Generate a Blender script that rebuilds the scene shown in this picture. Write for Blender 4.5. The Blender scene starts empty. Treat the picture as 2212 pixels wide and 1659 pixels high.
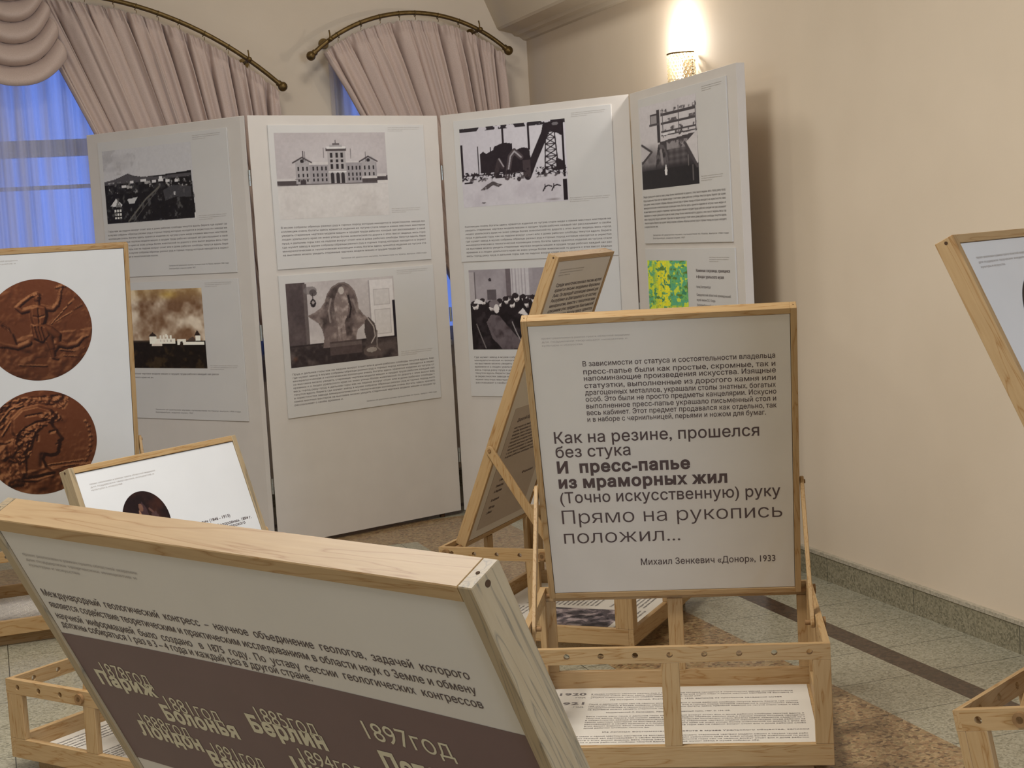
import bpy, bmesh, math, random
import numpy as np
from mathutils import Vector, Matrix
from mathutils.geometry import delaunay_2d_cdt, interpolate_bezier

S = bpy.context.scene
COL = S.collection
PI = math.pi
random.seed(7)
RNG = np.random.default_rng(7)

# ------------------------------------------------------------------ camera
F_PX, PITCH, ROLL, CAM_H = 3340.54, 0.0988, 0.0579, 1.45
cp, sp = math.cos(PITCH), math.sin(PITCH)
FW = Vector((0, cp, -sp)); R0 = Vector((1, 0, 0)); U0 = Vector((0, sp, cp))
RT = R0 * math.cos(ROLL) - U0 * math.sin(ROLL)
UP = R0 * math.sin(ROLL) + U0 * math.cos(ROLL)
cam = bpy.data.cameras.new('camera')
cam.sensor_width = 36.0
cam.lens = F_PX * 36.0 / 2212.0
cam.clip_start = 0.05
cam_ob = bpy.data.objects.new('camera', cam)
COL.objects.link(cam_ob)
M = Matrix((RT, UP, -FW)).transposed().to_4x4()
M.translation = Vector((0, 0, CAM_H))
cam_ob.matrix_world = M
S.camera = cam_ob

# ------------------------------------------------------------------ view, world
S.view_settings.view_transform = 'Standard'
S.view_settings.look = 'None'
S.view_settings.gamma = 1.0
S.view_settings.use_curve_mapping = False
S.view_settings.exposure = 0.32
S.cycles.use_denoising = True
S.cycles.max_bounces = 8
S.cycles.diffuse_bounces = 5
S.cycles.sample_clamp_indirect = 6.0
W = bpy.data.worlds.new('dusk_sky'); S.world = W; W.use_nodes = True
bg = W.node_tree.nodes['Background']
bg.inputs[0].default_value = (0.16, 0.28, 0.88, 1)
bg.inputs[1].default_value = 1.0

WA = 0.3254                              # the hall is turned this much against the view
DW, YC = 3.0708, 8.4872                  # right wall and back wall in hall coordinates
ROT = Matrix.Rotation(WA, 4, 'Z')
def hall(a, t, z): return ROT @ Vector((a, t, z))

def light(name, kind, loc, energy, color, size=None, target=None, size_y=None, spread=None):
    l = bpy.data.lights.new(name, kind); l.energy = energy; l.color = color
    if kind == 'AREA':
        l.size = size
        if size_y: l.shape = 'RECTANGLE'; l.size_y = size_y
        if spread: l.spread = spread
    elif size is not None: l.shadow_soft_size = size
    o = bpy.data.objects.new(name, l); COL.objects.link(o); o.location = loc
    if target is not None:
        o.rotation_euler = (Vector(target) - Vector(loc)).to_track_quat('-Z', 'Y').to_euler()
    return o
CEIL = 3.75
WARM = (1.0, 0.99, 0.97)
light('ceiling_lamp', 'AREA', hall(1.8, 6.6, CEIL - 0.25), 12, WARM, 0.5, hall(1.8, 6.6, 0))
light('ceiling_lamp', 'AREA', hall(-2.6, 6.0, CEIL - 0.25), 25, WARM, 0.7, hall(-2.6, 6.0, 0))
light('ceiling_lamp', 'AREA', hall(0.15, 3.5, CEIL - 0.25), 92, WARM, 0.9, hall(0.15, 3.5, 0))
light('ceiling_lamp', 'AREA', hall(-1.7, 0.8, CEIL - 0.25), 24, WARM, 1.1, hall(-1.7, 0.8, 0))
light('ceiling_lamp', 'AREA', hall(0.4, -2.0, CEIL - 0.25), 34, WARM, 1.1, hall(0.4, -2.0, 0))
light('window_daylight', 'AREA', hall(-5.75, 1.5, 1.7), 25, (0.62, 0.76, 1.0), 2.4, hall(0, 2.0, 1.0), 1.8)
light('window_daylight', 'AREA', hall(2.2, -3.7, 1.8), 138, (0.50, 0.68, 1.0), 1.6, hall(-0.2, 3.0, 1.0), 1.8)

# ------------------------------------------------------------------ helpers
def lin(c):
    c = np.asarray(c, float) / 255.0
    return np.where(c <= 0.04045, c / 12.92, ((c + 0.055) / 1.055) ** 2.4)
def L4(c): return tuple(float(v) for v in lin(c)) + (1.0,)

class NB:
    def __init__(s, name):
        s.m = bpy.data.materials.new(name); s.m.use_nodes = True
        s.t = s.m.node_tree; s.p = s.t.nodes['Principled BSDF']; s.out = s.t.nodes['Material Output']
    def n(s, typ, **kw):
        x = s.t.nodes.new(typ)
        for k, v in kw.items():
            if k.startswith('i_'): x.inputs[k[2:].replace('_', ' ')].default_value = v
            else: setattr(x, k, v)
        return x
    def l(s, a, b): s.t.links.new(a, b)
    def ramp(s, fac, stops):
        r = s.n('ShaderNodeValToRGB'); e = r.color_ramp.elements
        while len(e) < len(stops): e.new(0.5)
        for el, (p, c) in zip(e, stops): el.position = p; el.color = L4(c)
        s.l(fac, r.inputs[0]); return r.outputs[0]
    def bump(s, fac, strength, dist=0.001):
        b = s.n('ShaderNodeBump'); b.inputs['Strength'].default_value = strength; b.inputs['Distance'].default_value = dist
        s.l(fac, b.inputs['Height']); s.l(b.outputs[0], s.p.inputs['Normal'])

def plain(name, c, rough=0.6, metal=0.0, spec=0.3):
    b = NB(name); b.p.inputs['Base Color'].default_value = L4(c)
    b.p.inputs['Roughness'].default_value = rough; b.p.inputs['Metallic'].default_value = metal
    b.p.inputs['Specular IOR Level'].default_value = spec
    return b.m
def mottled(name, c1, c2, scale=30, rough=0.7, bump=0.0, spec=0.2):
    b = NB(name); tc = b.n('ShaderNodeTexCoord'); nz = b.n('ShaderNodeTexNoise'); nz.inputs['Scale'].default_value = scale
    nz.inputs['Detail'].default_value = 6
    b.l(tc.outputs['Object'], nz.inputs['Vector'])
    b.l(b.ramp(nz.outputs['Fac'], [(0.3, c1), (0.7, c2)]), b.p.inputs['Base Color'])
    b.p.inputs['Roughness'].default_value = rough; b.p.inputs['Specular IOR Level'].default_value = spec
    if bump: b.bump(nz.outputs['Fac'], bump)
    return b.m
def wood(name, axis, light_c=(172, 141, 98), dark_c=(148, 109, 63), seed=0.0):
    b = NB(name); tc = b.n('ShaderNodeTexCoord'); mp = b.n('ShaderNodeMapping')
    sc = [16.0, 16.0, 16.0]; sc[axis] = 1.3
    mp.inputs['Scale'].default_value = sc; mp.inputs['Location'].default_value = (seed, seed * 2, seed * 3)
    oi = b.n('ShaderNodeObjectInfo'); ad = b.n('ShaderNodeVectorMath', operation='MULTIPLY_ADD')
    b.l(oi.outputs['Random'], ad.inputs[0]); ad.inputs[1].default_value = (9.0, 7.0, 5.0)
    b.l(tc.outputs['Object'], mp.inputs['Vector']); b.l(mp.outputs[0], ad.inputs[2])
    n1 = b.n('ShaderNodeTexNoise'); n1.inputs['Scale'].default_value = 1.6; n1.inputs['Detail'].default_value = 3; n1.inputs['Distortion'].default_value = 0.6
    b.l(ad.outputs[0], n1.inputs['Vector'])
    wv = b.n('ShaderNodeMath', operation='MULTIPLY'); wv.inputs[1].default_value = 9.0; b.l(n1.outputs['Fac'], wv.inputs[0])
    fr = b.n('ShaderNodeMath', operation='PINGPONG'); fr.inputs[1].default_value = 0.5; b.l(wv.outputs[0], fr.inputs[0])
    m2 = [c * 0.5 + d * 0.5 for c, d in zip(light_c, dark_c)]
    rp = b.ramp(fr.outputs[0], [(0.0, light_c), (0.34, light_c), (0.47, m2), (0.5, dark_c)])
    n2 = b.n('ShaderNodeTexNoise'); n2.inputs['Scale'].default_value = 11; b.l(ad.outputs[0], n2.inputs['Vector'])
    mx = b.n('ShaderNodeMixRGB', blend_type='MULTIPLY'); mx.inputs[0].default_value = 0.35
    b.l(rp, mx.inputs[1]); b.l(b.ramp(n2.outputs['Fac'], [(0.3, (225, 215, 200)), (0.7, (255, 255, 255))]), mx.inputs[2])
    b.l(mx.outputs[0], b.p.inputs['Base Color'])
    b.p.inputs['Roughness'].default_value = 0.5; b.p.inputs['Specular IOR Level'].default_value = 0.3
    b.bump(n2.outputs['Fac'], 0.12)
    return b.m

WOODX, WOODY, WOODZ = wood('pine_along_x', 0), wood('pine_along_y', 1, seed=3.1), wood('pine_along_z', 2, seed=5.7)
WOODG = wood('weathered_pine', 2, (160, 140, 108), (120, 108, 88), 8.3)
HARDBOARD = mottled('hardboard_back', (96, 70, 46), (108, 80, 54), 30, 0.8)
HOLE = plain('dark_recess', (70, 48, 28), 0.9)
PEGM = mottled('peg_wood', (122, 90, 56), (146, 112, 74), 45)
PAPER = mottled('print_paper', (200, 191, 177), (204, 195, 181), 6, 0.55)
PAPERW = mottled('white_print_paper', (207, 205, 201), (211, 209, 205), 6, 0.5)
SHEETM = mottled('sheet_paper', (204, 195, 180), (209, 200, 185), 5, 0.6)
FOAM = mottled('foam_board_print', (203, 199, 193), (207, 203, 197), 4, 0.55)
PANELM = mottled('screen_paint', (205, 197, 187), (209, 201, 191), 8, 0.6)
INK = plain('warm_black_ink', (80, 65, 62), 0.6)
INKG = plain('grey_ink', (168, 158, 148), 0.6)
INKM = plain('mid_grey_ink', (112, 104, 100), 0.6)
BROWN = mottled('brown_print', (106, 85, 80), (110, 88, 83), 10, 0.5)
TAUPE = mottled('scanned_letter_paper', (172, 158, 143), (177, 163, 148), 9, 0.55)
CREAMINK = plain('cream_ink', (198, 188, 158), 0.6)
STEEL = plain('hinge_steel', (170, 172, 165), 0.35, 0.9)
BRASS = mottled('aged_brass', (92, 72, 40), (120, 96, 56), 40, 0.4)
BRASS.node_tree.nodes['Principled BSDF'].inputs['Metallic'].default_value = 0.7
VC = NB('photo_print'); _a = VC.n('ShaderNodeVertexColor'); _a.layer_name = 'print'
VC.l(_a.outputs[0], VC.p.inputs['Base Color']); VC.p.inputs['Roughness'].default_value = 0.5; VC.p.inputs['Specular IOR Level'].default_value = 0.2
PHOTO = VC.m

def link(name, me, mats, parent=None, loc=None, rot=None):
    o = bpy.data.objects.new(name, me); COL.objects.link(o)
    for m in (mats if isinstance(mats, (list, tuple)) else [mats]): me.materials.append(m)
    if parent: o.parent = parent
    if loc is not None: o.location = loc
    if rot is not None: o.rotation_euler = rot
    return o
def tag(o, label=None, cat=None, group=None, kind=None):
    if label: o['label'] = label
    if cat: o['category'] = cat
    if group: o['group'] = group
    if kind: o['kind'] = kind
    return o
def thing(name, label, cat, loc=(0, 0, 0), rot=(0, 0, 0), group=None):
    o = bpy.data.objects.new(name, None); COL.objects.link(o); o.location = loc; o.rotation_euler = rot
    o.empty_display_size = 0.1
    return tag(o, label, cat, group)

class MB:
    """collects geometry for one mesh"""
    def __init__(s): s.v = []; s.f = []; s.mi = []; s.smooth = []
    def add(s, vs, fs, mi=0, sm=False):
        n = len(s.v); s.v += [tuple(p) for p in vs]
        for f in fs: s.f.append(tuple(i + n for i in f)); s.mi.append(mi); s.smooth.append(sm)
    def box(s, x0, x1, y0, y1, z0, z1, mi=0):
        v = [(x, y, z) for z in (z0, z1) for y in (y0, y1) for x in (x0, x1)]
        s.add(v, [(0, 2, 3, 1), (4, 5, 7, 6), (0, 1, 5, 4), (2, 6, 7, 3), (0, 4, 6, 2), (1, 3, 7, 5)], mi)
    def cyl(s, a, b, r, n=20, r2=None, mi=0, sm=True):
        a, b = Vector(a), Vector(b); d = (b - a).normalized(); u = d.orthogonal().normalized(); w = d.cross(u)
        r2 = r if r2 is None else r2
        ra = [a + (u * math.cos(2 * PI * i / n) + w * math.sin(2 * PI * i / n)) * r for i in range(n)]
        rb = [b + (u * math.cos(2 * PI * i / n) + w * math.sin(2 * PI * i / n)) * r2 for i in range(n)]
        s.add(ra + rb, [(i, (i + 1) % n, n + (i + 1) % n, n + i) for i in range(n)], mi, sm)
        s.add(ra, [tuple(range(n - 1, -1, -1))], mi); s.add(rb, [tuple(range(n))], mi)
    def tube(s, pts, r, n=10, mi=0):
        pts = [Vector(p) for p in pts]; rings = []
        up = None
        for i, p in enumerate(pts):
            d = (pts[min(i + 1, len(pts) - 1)] - pts[max(i - 1, 0)]).normalized()
            if up is None: up = d.orthogonal().normalized()
            u = (up - d * up.dot(d)).normalized(); up = u; w = d.cross(u)
            rings.append([p + (u * math.cos(2 * PI * k / n) + w * math.sin(2 * PI * k / n)) * r for k in range(n)])
        vs = [q for r_ in rings for q in r_]; fs = []
        for i in range(len(pts) - 1):
            for k in range(n): fs.append((i * n + k, i * n + (k + 1) % n, (i + 1) * n + (k + 1) % n, (i + 1) * n + k))
        s.add(vs, fs, mi, True)
        s.add(rings[0], [tuple(range(n - 1, -1, -1))], mi); s.add(rings[-1], [tuple(range(n))], mi)
    def ball(s, c, r, n=14, m=8, mi=0, sz=1.0):
        vs = []; fs = []
        for j in range(m + 1):
            th = PI * j / m
            for i in range(n):
                ph = 2 * PI * i / n
                vs.append((c[0] + r * math.sin(th) * math.cos(ph), c[1] + r * math.sin(th) * math.sin(ph), c[2] + r * sz * math.cos(th)))
        for j in range(m):
            for i in range(n): fs.append((j * n + i, (j + 1) * n + i, (j + 1) * n + (i + 1) % n, j * n + (i + 1) % n))
        s.add(vs, fs, mi, True)
    def grid(s, P, mi=0, sm=True):
        h = len(P); w = len(P[0]); vs = [p for r in P for p in r]
        s.add(vs, [(j * w + i, j * w + i + 1, (j + 1) * w + i + 1, (j + 1) * w + i) for j in range(h - 1) for i in range(w - 1)], mi, sm)
    def torus(s, c, axis, R, r, n=18, m=6, mi=0):
        axis = Vector(axis).normalized(); u = axis.orthogonal().normalized(); w = axis.cross(u); c = Vector(c)
        s2 = []
        for i in range(n):
            d = u * math.cos(2 * PI * i / n) + w * math.sin(2 * PI * i / n)
            for k in range(m): s2.append(c + d * (R + r * math.cos(2 * PI * k / m)) + axis * r * math.sin(2 * PI * k / m))
        s.add(s2, [(i * m + k, ((i + 1) % n) * m + k, ((i + 1) % n) * m + (k + 1) % m, i * m + (k + 1) % m) for i in range(n) for k in range(m)], mi, True)
    def mesh(s, name):
        me = bpy.data.meshes.new(name); me.from_pydata(s.v, [], s.f)
        me.polygons.foreach_set('material_index', s.mi); me.polygons.foreach_set('use_smooth', s.smooth); me.update()
        return me
    def build(s, name, mats, parent=None, loc=None, rot=None, bevel=0.0):
        o = link(name, s.mesh(name), mats, parent, loc, rot)
        if bevel:
            b = o.modifiers.new('edge', 'BEVEL'); b.width = bevel; b.segments = 1; b.limit_method = 'ANGLE'; b.angle_limit = 0.9
        return o

def rail_mb(L, h, t, holes, r=0.0079):
    """rail along x from 0..L, depth y 0..t, height z 0..h, with round through holes centred at the given x"""
    mb = MB(); x = 0.0; n = 24; hw = h / 2
    cells = []
    for c in sorted(holes):
        if c - hw > x: cells.append((x, c - hw, None))
        cells.append((max(c - hw, x), c + hw, c)); x = c + hw
    if x < L: cells.append((x, L, None))
    for x0, x1, c in cells:
        x1 = min(x1, L)
        if c is None:
            mb.add([(x0, 0, 0), (x1, 0, 0), (x1, 0, h), (x0, 0, h)], [(0, 1, 2, 3)]); mb.add([(x0, t, 0), (x1, t, 0), (x1, t, h), (x0, t, h)], [(3, 2, 1, 0)])
        else:
            inn = []; outp = []
            for i in range(n):
                a = 2 * PI * (i + 0.5) / n; ca, sa = math.cos(a), math.sin(a)
                inn.append((c + r * ca, h / 2 + r * sa))
                kx = ((x1 - c) if ca > 0 else (c - x0)) / max(abs(ca), 1e-6); kz = hw / max(abs(sa), 1e-6); k = min(kx, kz)
                outp.append((c + k * ca, h / 2 + k * sa))
            corners = [(x1, h), (x0, h), (x0, 0), (x1, 0)]
            for y, fl in ((0, 1), (t, -1)):
                vs = [(p[0], y, p[1]) for p in inn] + [(p[0], y, p[1]) for p in outp]
                fs = []
                for i in range(n):
                    j = (i + 1) % n; q = (i, n + i, n + j, j); fs.append(q[::fl])
                mb.add(vs, fs)
                for cx, cz in corners:   # corner triangles
                    near = sorted(range(n), key=lambda i: (outp[i][0] - cx) ** 2 + (outp[i][1] - cz) ** 2)[:2]
                    mb.add([(outp[near[0]][0], y, outp[near[0]][1]), (outp[near[1]][0], y, outp[near[1]][1]), (cx, y, cz)], [(0, 1, 2)])
            vs = [(p[0], 0, p[1]) for p in inn] + [(p[0], t, p[1]) for p in inn]
            mb.add(vs, [(i, (i + 1) % n, n + (i + 1) % n, n + i) for i in range(n)], 0, True)
    mb.add([(0, 0, h), (L, 0, h), (L, t, h), (0, t, h)], [(0, 1, 2, 3)])
    mb.add([(0, 0, 0), (L, 0, 0), (L, t, 0), (0, t, 0)], [(3, 2, 1, 0)])
    mb.add([(0, 0, 0), (0, t, 0), (0, t, h), (0, 0, h)], [(3, 2, 1, 0)]); mb.add([(L, 0, 0), (L, t, 0), (L, t, h), (L, 0, h)], [(0, 1, 2, 3)])
    return mb

# ------------------------------------------------------------------ lettering
_cu = bpy.data.curves.new('type_outline', 'FONT'); _ob = bpy.data.objects.new('type_outline', _cu); COL.objects.link(_ob)
def outlines(body):
    _cu.body = body
    dg = bpy.context.evaluated_depsgraph_get(); dg.update()
    ev = _ob.evaluated_get(dg); c = ev.to_curve(dg); res = []
    for s in c.splines:
        pts = []; n = len(s.bezier_points)
        for i in range(n):
            a, b = s.bezier_points[i], s.bezier_points[(i + 1) % n]; d = b.co - a.co
            cr = abs((a.handle_right - a.co).cross(d).z) + abs((b.handle_left - b.co).cross(d).z)
            q = interpolate_bezier(a.co, a.handle_right, b.handle_left, b.co, (1 if cr < 1e-6 else 4) + 1)[:-1]
            pts += [(p.x, p.y) for p in q]
        res.append(np.array(pts))
    ev.to_curve_clear()
    return res
def poly_area(p): x, y = p[:, 0], p[:, 1]; return 0.5 * np.sum(x * np.roll(y, -1) - y * np.roll(x, -1))
def grow(p, o):
    p = p[[i for i in range(len(p)) if np.hypot(*(p[i] - p[i - 1])) > 1e-5]]
    a = np.roll(p, 1, 0); b = np.roll(p, -1, 0); d1 = p - a; d2 = b - p
    d1 /= np.linalg.norm(d1, axis=1)[:, None]; d2 /= np.linalg.norm(d2, axis=1)[:, None]
    m = np.stack([d1[:, 1], -d1[:, 0]], 1) + np.stack([d2[:, 1], -d2[:, 0]], 1)
    return p + m / np.maximum((m * m).sum(1) / 2, 0.5)[:, None] * o
def winding(pt, poly):
    x, y = pt; x1, y1 = poly[:, 0] - x, poly[:, 1] - y; x2, y2 = np.roll(x1, -1), np.roll(y1, -1)
    return np.sum(np.arctan2(x1 * y2 - x2 * y1, x1 * x2 + y1 * y2)) / (2 * PI)
_adv = {}; _gl = {}
_I = max(o[:, 0].max() for o in outlines('I'))
def glyph(ch, off):
    k = (ch, off)
    if k in _gl: return _gl[k]
    if ch not in _adv: _adv[ch] = max(o[:, 0].max() for o in outlines(ch + 'I')) - _I
    if ch == ' ': _gl[k] = (np.zeros((0, 2)), [], _adv[ch]); return _gl[k]
    os_ = outlines(ch); sg = np.sign(poly_area(max(os_, key=lambda p: abs(poly_area(p)))))
    os_ = [p if sg > 0 else p[::-1] for p in os_]
    raw = os_
    if off: os_ = [grow(p, off) for p in os_]
    vs = []; fs = []
    for p in os_: fs.append(list(range(len(vs), len(vs) + len(p)))); vs += [Vector(q) for q in p]
    r = delaunay_2d_cdt(vs, [], fs, 0, 1e-6)
    V = np.array([tuple(v) for v in r[0]]); F = []
    for f in r[2]:
        c = V[list(f)].mean(0)
        if sum(winding(c, p) for p in os_) > 0.5 or sum(winding(c, p) for p in raw) > 0.5: F.append(tuple(f))
    _gl[k] = (V, F, _adv[ch] + off * 1.2); return _gl[k]
CAP = glyph('Н', 0.0)[0][:, 1].max()
class Text:
    """lines of lettering on a board; local x to the right, z up, facing -y"""
    def __init__(s, y): s.y = y; s.v = []; s.f = []; s.n = 0
    def line(s, txt, x0, x1, zb, cap, off=0.0, slant=0.0):
        x = 0.0; Vs = []
        for ch in txt:
            V, F, a = glyph(ch, off)
            if len(V):
                Vs.append(V + [x, 0]); s.f += [tuple(i + s.n for i in f) for f in F]; s.n += len(V)
            x += a
        V = np.concatenate(Vs); lo, hi = V[:, 0].min(), V[:, 0].max()
        sz = cap / CAP
        X = (V[:, 0] - lo) * ((x1 - x0) / (hi - lo) if x1 is not None else sz * 1.05) + x0
        Z = V[:, 1] * sz + zb
        s.v.append(np.stack([X + slant * (Z - zb), np.full(len(V), s.y), Z], 1)); return s
    def build(s, name, mat, parent):
        me = bpy.data.meshes.new(name); me.from_pydata(np.concatenate(s.v).tolist(), [], s.f)
        return link(name, me, mat, parent)

RU = ("не знаю улицы более живописной по дороге с этих высот видишь весь город реку пруд и дальние горы как на ладони "
      "вокруг стоят ели и дома рабочих слободы тянутся вдоль берега где шумит завод в музее собраны образцы разных руд "
      "и горных пород которые находятся в окрестностях завода минералогическая и геологическая коллекции очень богаты "
      "здесь хранятся изделия из чугуна стали меди и камня местных мастеров на выставке можно увидеть старинные чертежи "
      "модели машин и орудия труда рабочих каждый зал рассказывает о своём времени и о людях уральского края").split()
def filler(n, seed):
    k = (seed * 17) % len(RU); out = ''
    while len(out) < n: out += RU[k % len(RU)] + ' '; k += 1
    return out[:n].strip()
def block(T, n, x0, x1, z0, dz, cap, chars, seed, last=1.0, off=0.0, slant=0.0):
    for i in range(n):
        t = filler(chars, seed + i); 
        if i == 0: t = t.capitalize()
        e = x1 if i < n - 1 else x0 + (x1 - x0) * last
        if i == n - 1: t = t[:max(4, int(len(t) * last))].strip() + '.'
        T.line(t, x0, e, z0 - dz * i, cap, off, slant)
HDR = ['проект реализован в рамках гранта областной академии', 'для поддержки творческих инициатив и', 'культуры и искусства']
def header(T, x0, x1, z, dz, cap):
    w = x1 - x0
    T.line(HDR[0], x0, x1, z, cap); T.line(HDR[1], x0, x0 + w * 0.97, z - dz, cap); T.line(HDR[2], x0, x0 + w * 0.46, z - 2 * dz, cap)

# ------------------------------------------------------------------ printed photographs (grids carrying the print's own colours)
class Cv:
    def __init__(s, w, h, c):
        s.w, s.h = w, h; s.a = np.ones((h + 1, w + 1, 3)) * np.array(c, float)
        s.X, s.Y = np.meshgrid(np.linspace(0, 1, w + 1), np.linspace(0, 1, h + 1)); s.asp = w / h
    def put(s, m, c, k=1.0):
        m = m.astype(float)[..., None] * k; s.a = s.a * (1 - m) + np.array(c, float) * m; return s
    def mpoly(s, P):
        r = np.zeros(s.X.shape, bool); n = len(P)
        for i in range(n):
            (x1, y1), (x2, y2) = P[i], P[i - 1]
            if y1 == y2: continue
            r ^= ((y1 > s.Y) != (y2 > s.Y)) & (s.X < (x2 - x1) * (s.Y - y1) / (y2 - y1) + x1)
        return r
    def poly(s, P, c, k=1.0): return s.put(s.mpoly(P), c, k)
    def rect(s, x0, y0, x1, y1, c, k=1.0): return s.put((s.X >= x0) & (s.X <= x1) & (s.Y >= y0) & (s.Y <= y1), c, k)
    def ell(s, x, y, rx, ry, c, k=1.0, soft=0.0):
        d = np.hypot((s.X - x) / rx, (s.Y - y) / ry)
        return s.put(np.clip((1 - d) / soft, 0, 1) if soft else d < 1, c, k)
    def line(s, P, w, c, k=1.0):
        for (x1, y1), (x2, y2) in zip(P[:-1], P[1:]):
            dx, dy = (x2 - x1) * s.asp, y2 - y1; L = dx * dx + dy * dy + 1e-12
            t = np.clip((((s.X - x1) * s.asp) * dx + (s.Y - y1) * dy) / L, 0, 1)
            d = np.hypot((s.X - x1) * s.asp - t * dx, s.Y - y1 - t * dy); s.put(np.clip((w - d) / 0.004 + 0.5, 0, 1), c, k)
        return s
    def noise(s, sc, seed=0, octs=4):
        r = np.random.default_rng(seed); out = 0; amp = 1; tot = 0
        for o in range(octs):
            gw, gh = int(sc * s.asp * 2 ** o) + 2, int(sc * 2 ** o) + 2; g = r.random((gh + 1, gw + 1))
            fx, fy = s.X * (gw - 1), s.Y * (gh - 1); ix, iy = fx.astype(int), fy.astype(int); tx, ty = fx - ix, fy - iy
            tx, ty = tx * tx * (3 - 2 * tx), ty * ty * (3 - 2 * ty)
            out = out + amp * (g[iy, ix] * (1 - tx) * (1 - ty) + g[iy, ix + 1] * tx * (1 - ty) + g[iy + 1, ix] * (1 - tx) * ty + g[iy + 1, ix + 1] * tx * ty)
            tot += amp; amp *= 0.55
        return out / tot
    def tex(s, mask, c, sc, thr, seed, k=1.0, soft=0.12):
        n = s.noise(sc, seed); return s.put(mask * np.clip((n - thr) / soft, 0, 1), c, k)
    def grain(s, amp, sc=30, seed=3):
        s.a = np.clip(s.a + ((s.noise(sc, seed, 3) - 0.5) * 2 * amp)[..., None], 0, 255); return s
    def sample(s, u, v):
        i = np.clip((v * s.h).round().astype(int), 0, s.h); j = np.clip((u * s.w).round().astype(int), 0, s.w); return s.a[i, j]
def set_colors(me, rgb):
    at = me.color_attributes.new('print', 'FLOAT_COLOR', 'POINT')
    arr = np.ones((len(rgb), 4), np.float32); arr[:, :3] = lin(rgb); at.data.foreach_set('color', arr.ravel())
def photo(name, cv, x0, x1, z0, z1, y, parent, gain=1.12):
    w, h = cv.w, cv.h
    X = x0 + (x1 - x0) * cv.X; Z = z1 - (z1 - z0) * cv.Y
    V = np.stack([X, np.full_like(X, y), Z], -1).reshape(-1, 3)
    idx = np.arange((w + 1) * (h + 1)).reshape(h + 1, w + 1)
    F = np.stack([idx[1:, :-1], idx[1:, 1:], idx[:-1, 1:], idx[:-1, :-1]], -1).reshape(-1, 4)
    me = bpy.data.meshes.new(name); me.from_pydata(V.tolist(), [], F.tolist())
    set_colors(me, np.clip(cv.a.reshape(-1, 3) * gain, 0, 255)); return link(name, me, PHOTO, parent)
def disc(name, cv, cx, cz, r, y, parent, nr=90, ns=200, horizontal=False):
    rr = np.linspace(0.004, 1, nr); th = np.linspace(0, 2 * PI, ns, endpoint=False)
    R, T_ = np.meshgrid(rr, th, indexing='ij'); u, v = R * np.cos(T_), R * np.sin(T_)
    V = np.stack([cx + r * u, np.full_like(u, y), cz + r * v], -1).reshape(-1, 3)
    F = [(i * ns + j, i * ns + (j + 1) % ns, (i + 1) * ns + (j + 1) % ns, (i + 1) * ns + j) for i in range(nr - 1) for j in range(ns)]
    F.append(tuple(range(ns)))
    me = bpy.data.meshes.new(name); me.from_pydata(V.tolist(), [], F)
    set_colors(me, cv.sample((u + 1) / 2, (1 - v) / 2).reshape(-1, 3)); return link(name, me, PHOTO, parent)
# ------------------------------------------------------------------ the hall
_b = NB('rough_plaster'); WALLM = _b.m
_tc = _b.n('ShaderNodeTexCoord'); _n = _b.n('ShaderNodeTexNoise'); _n.inputs['Scale'].default_value = 3.0
_b.l(_tc.outputs['Object'], _n.inputs['Vector']); _b.l(_b.ramp(_n.outputs['Fac'], [(0.3, (211, 194, 170)), (0.7, (215, 198, 174))]), _b.p.inputs['Base Color'])
_n2 = _b.n('ShaderNodeTexNoise'); _n2.inputs['Scale'].default_value = 140; _b.l(_tc.outputs['Object'], _n2.inputs['Vector']); _b.bump(_n2.outputs['Fac'], 0.15)
_b.p.inputs['Roughness'].default_value = 0.85; _b.p.inputs['Specular IOR Level'].default_value = 0.1
CEILM = mottled('ceiling_paint', (228, 222, 208), (232, 226, 212), 6, 0.9)
BEAMM = mottled('cornice_paint', (208, 193, 169), (213, 198, 174), 4, 0.85)

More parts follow.
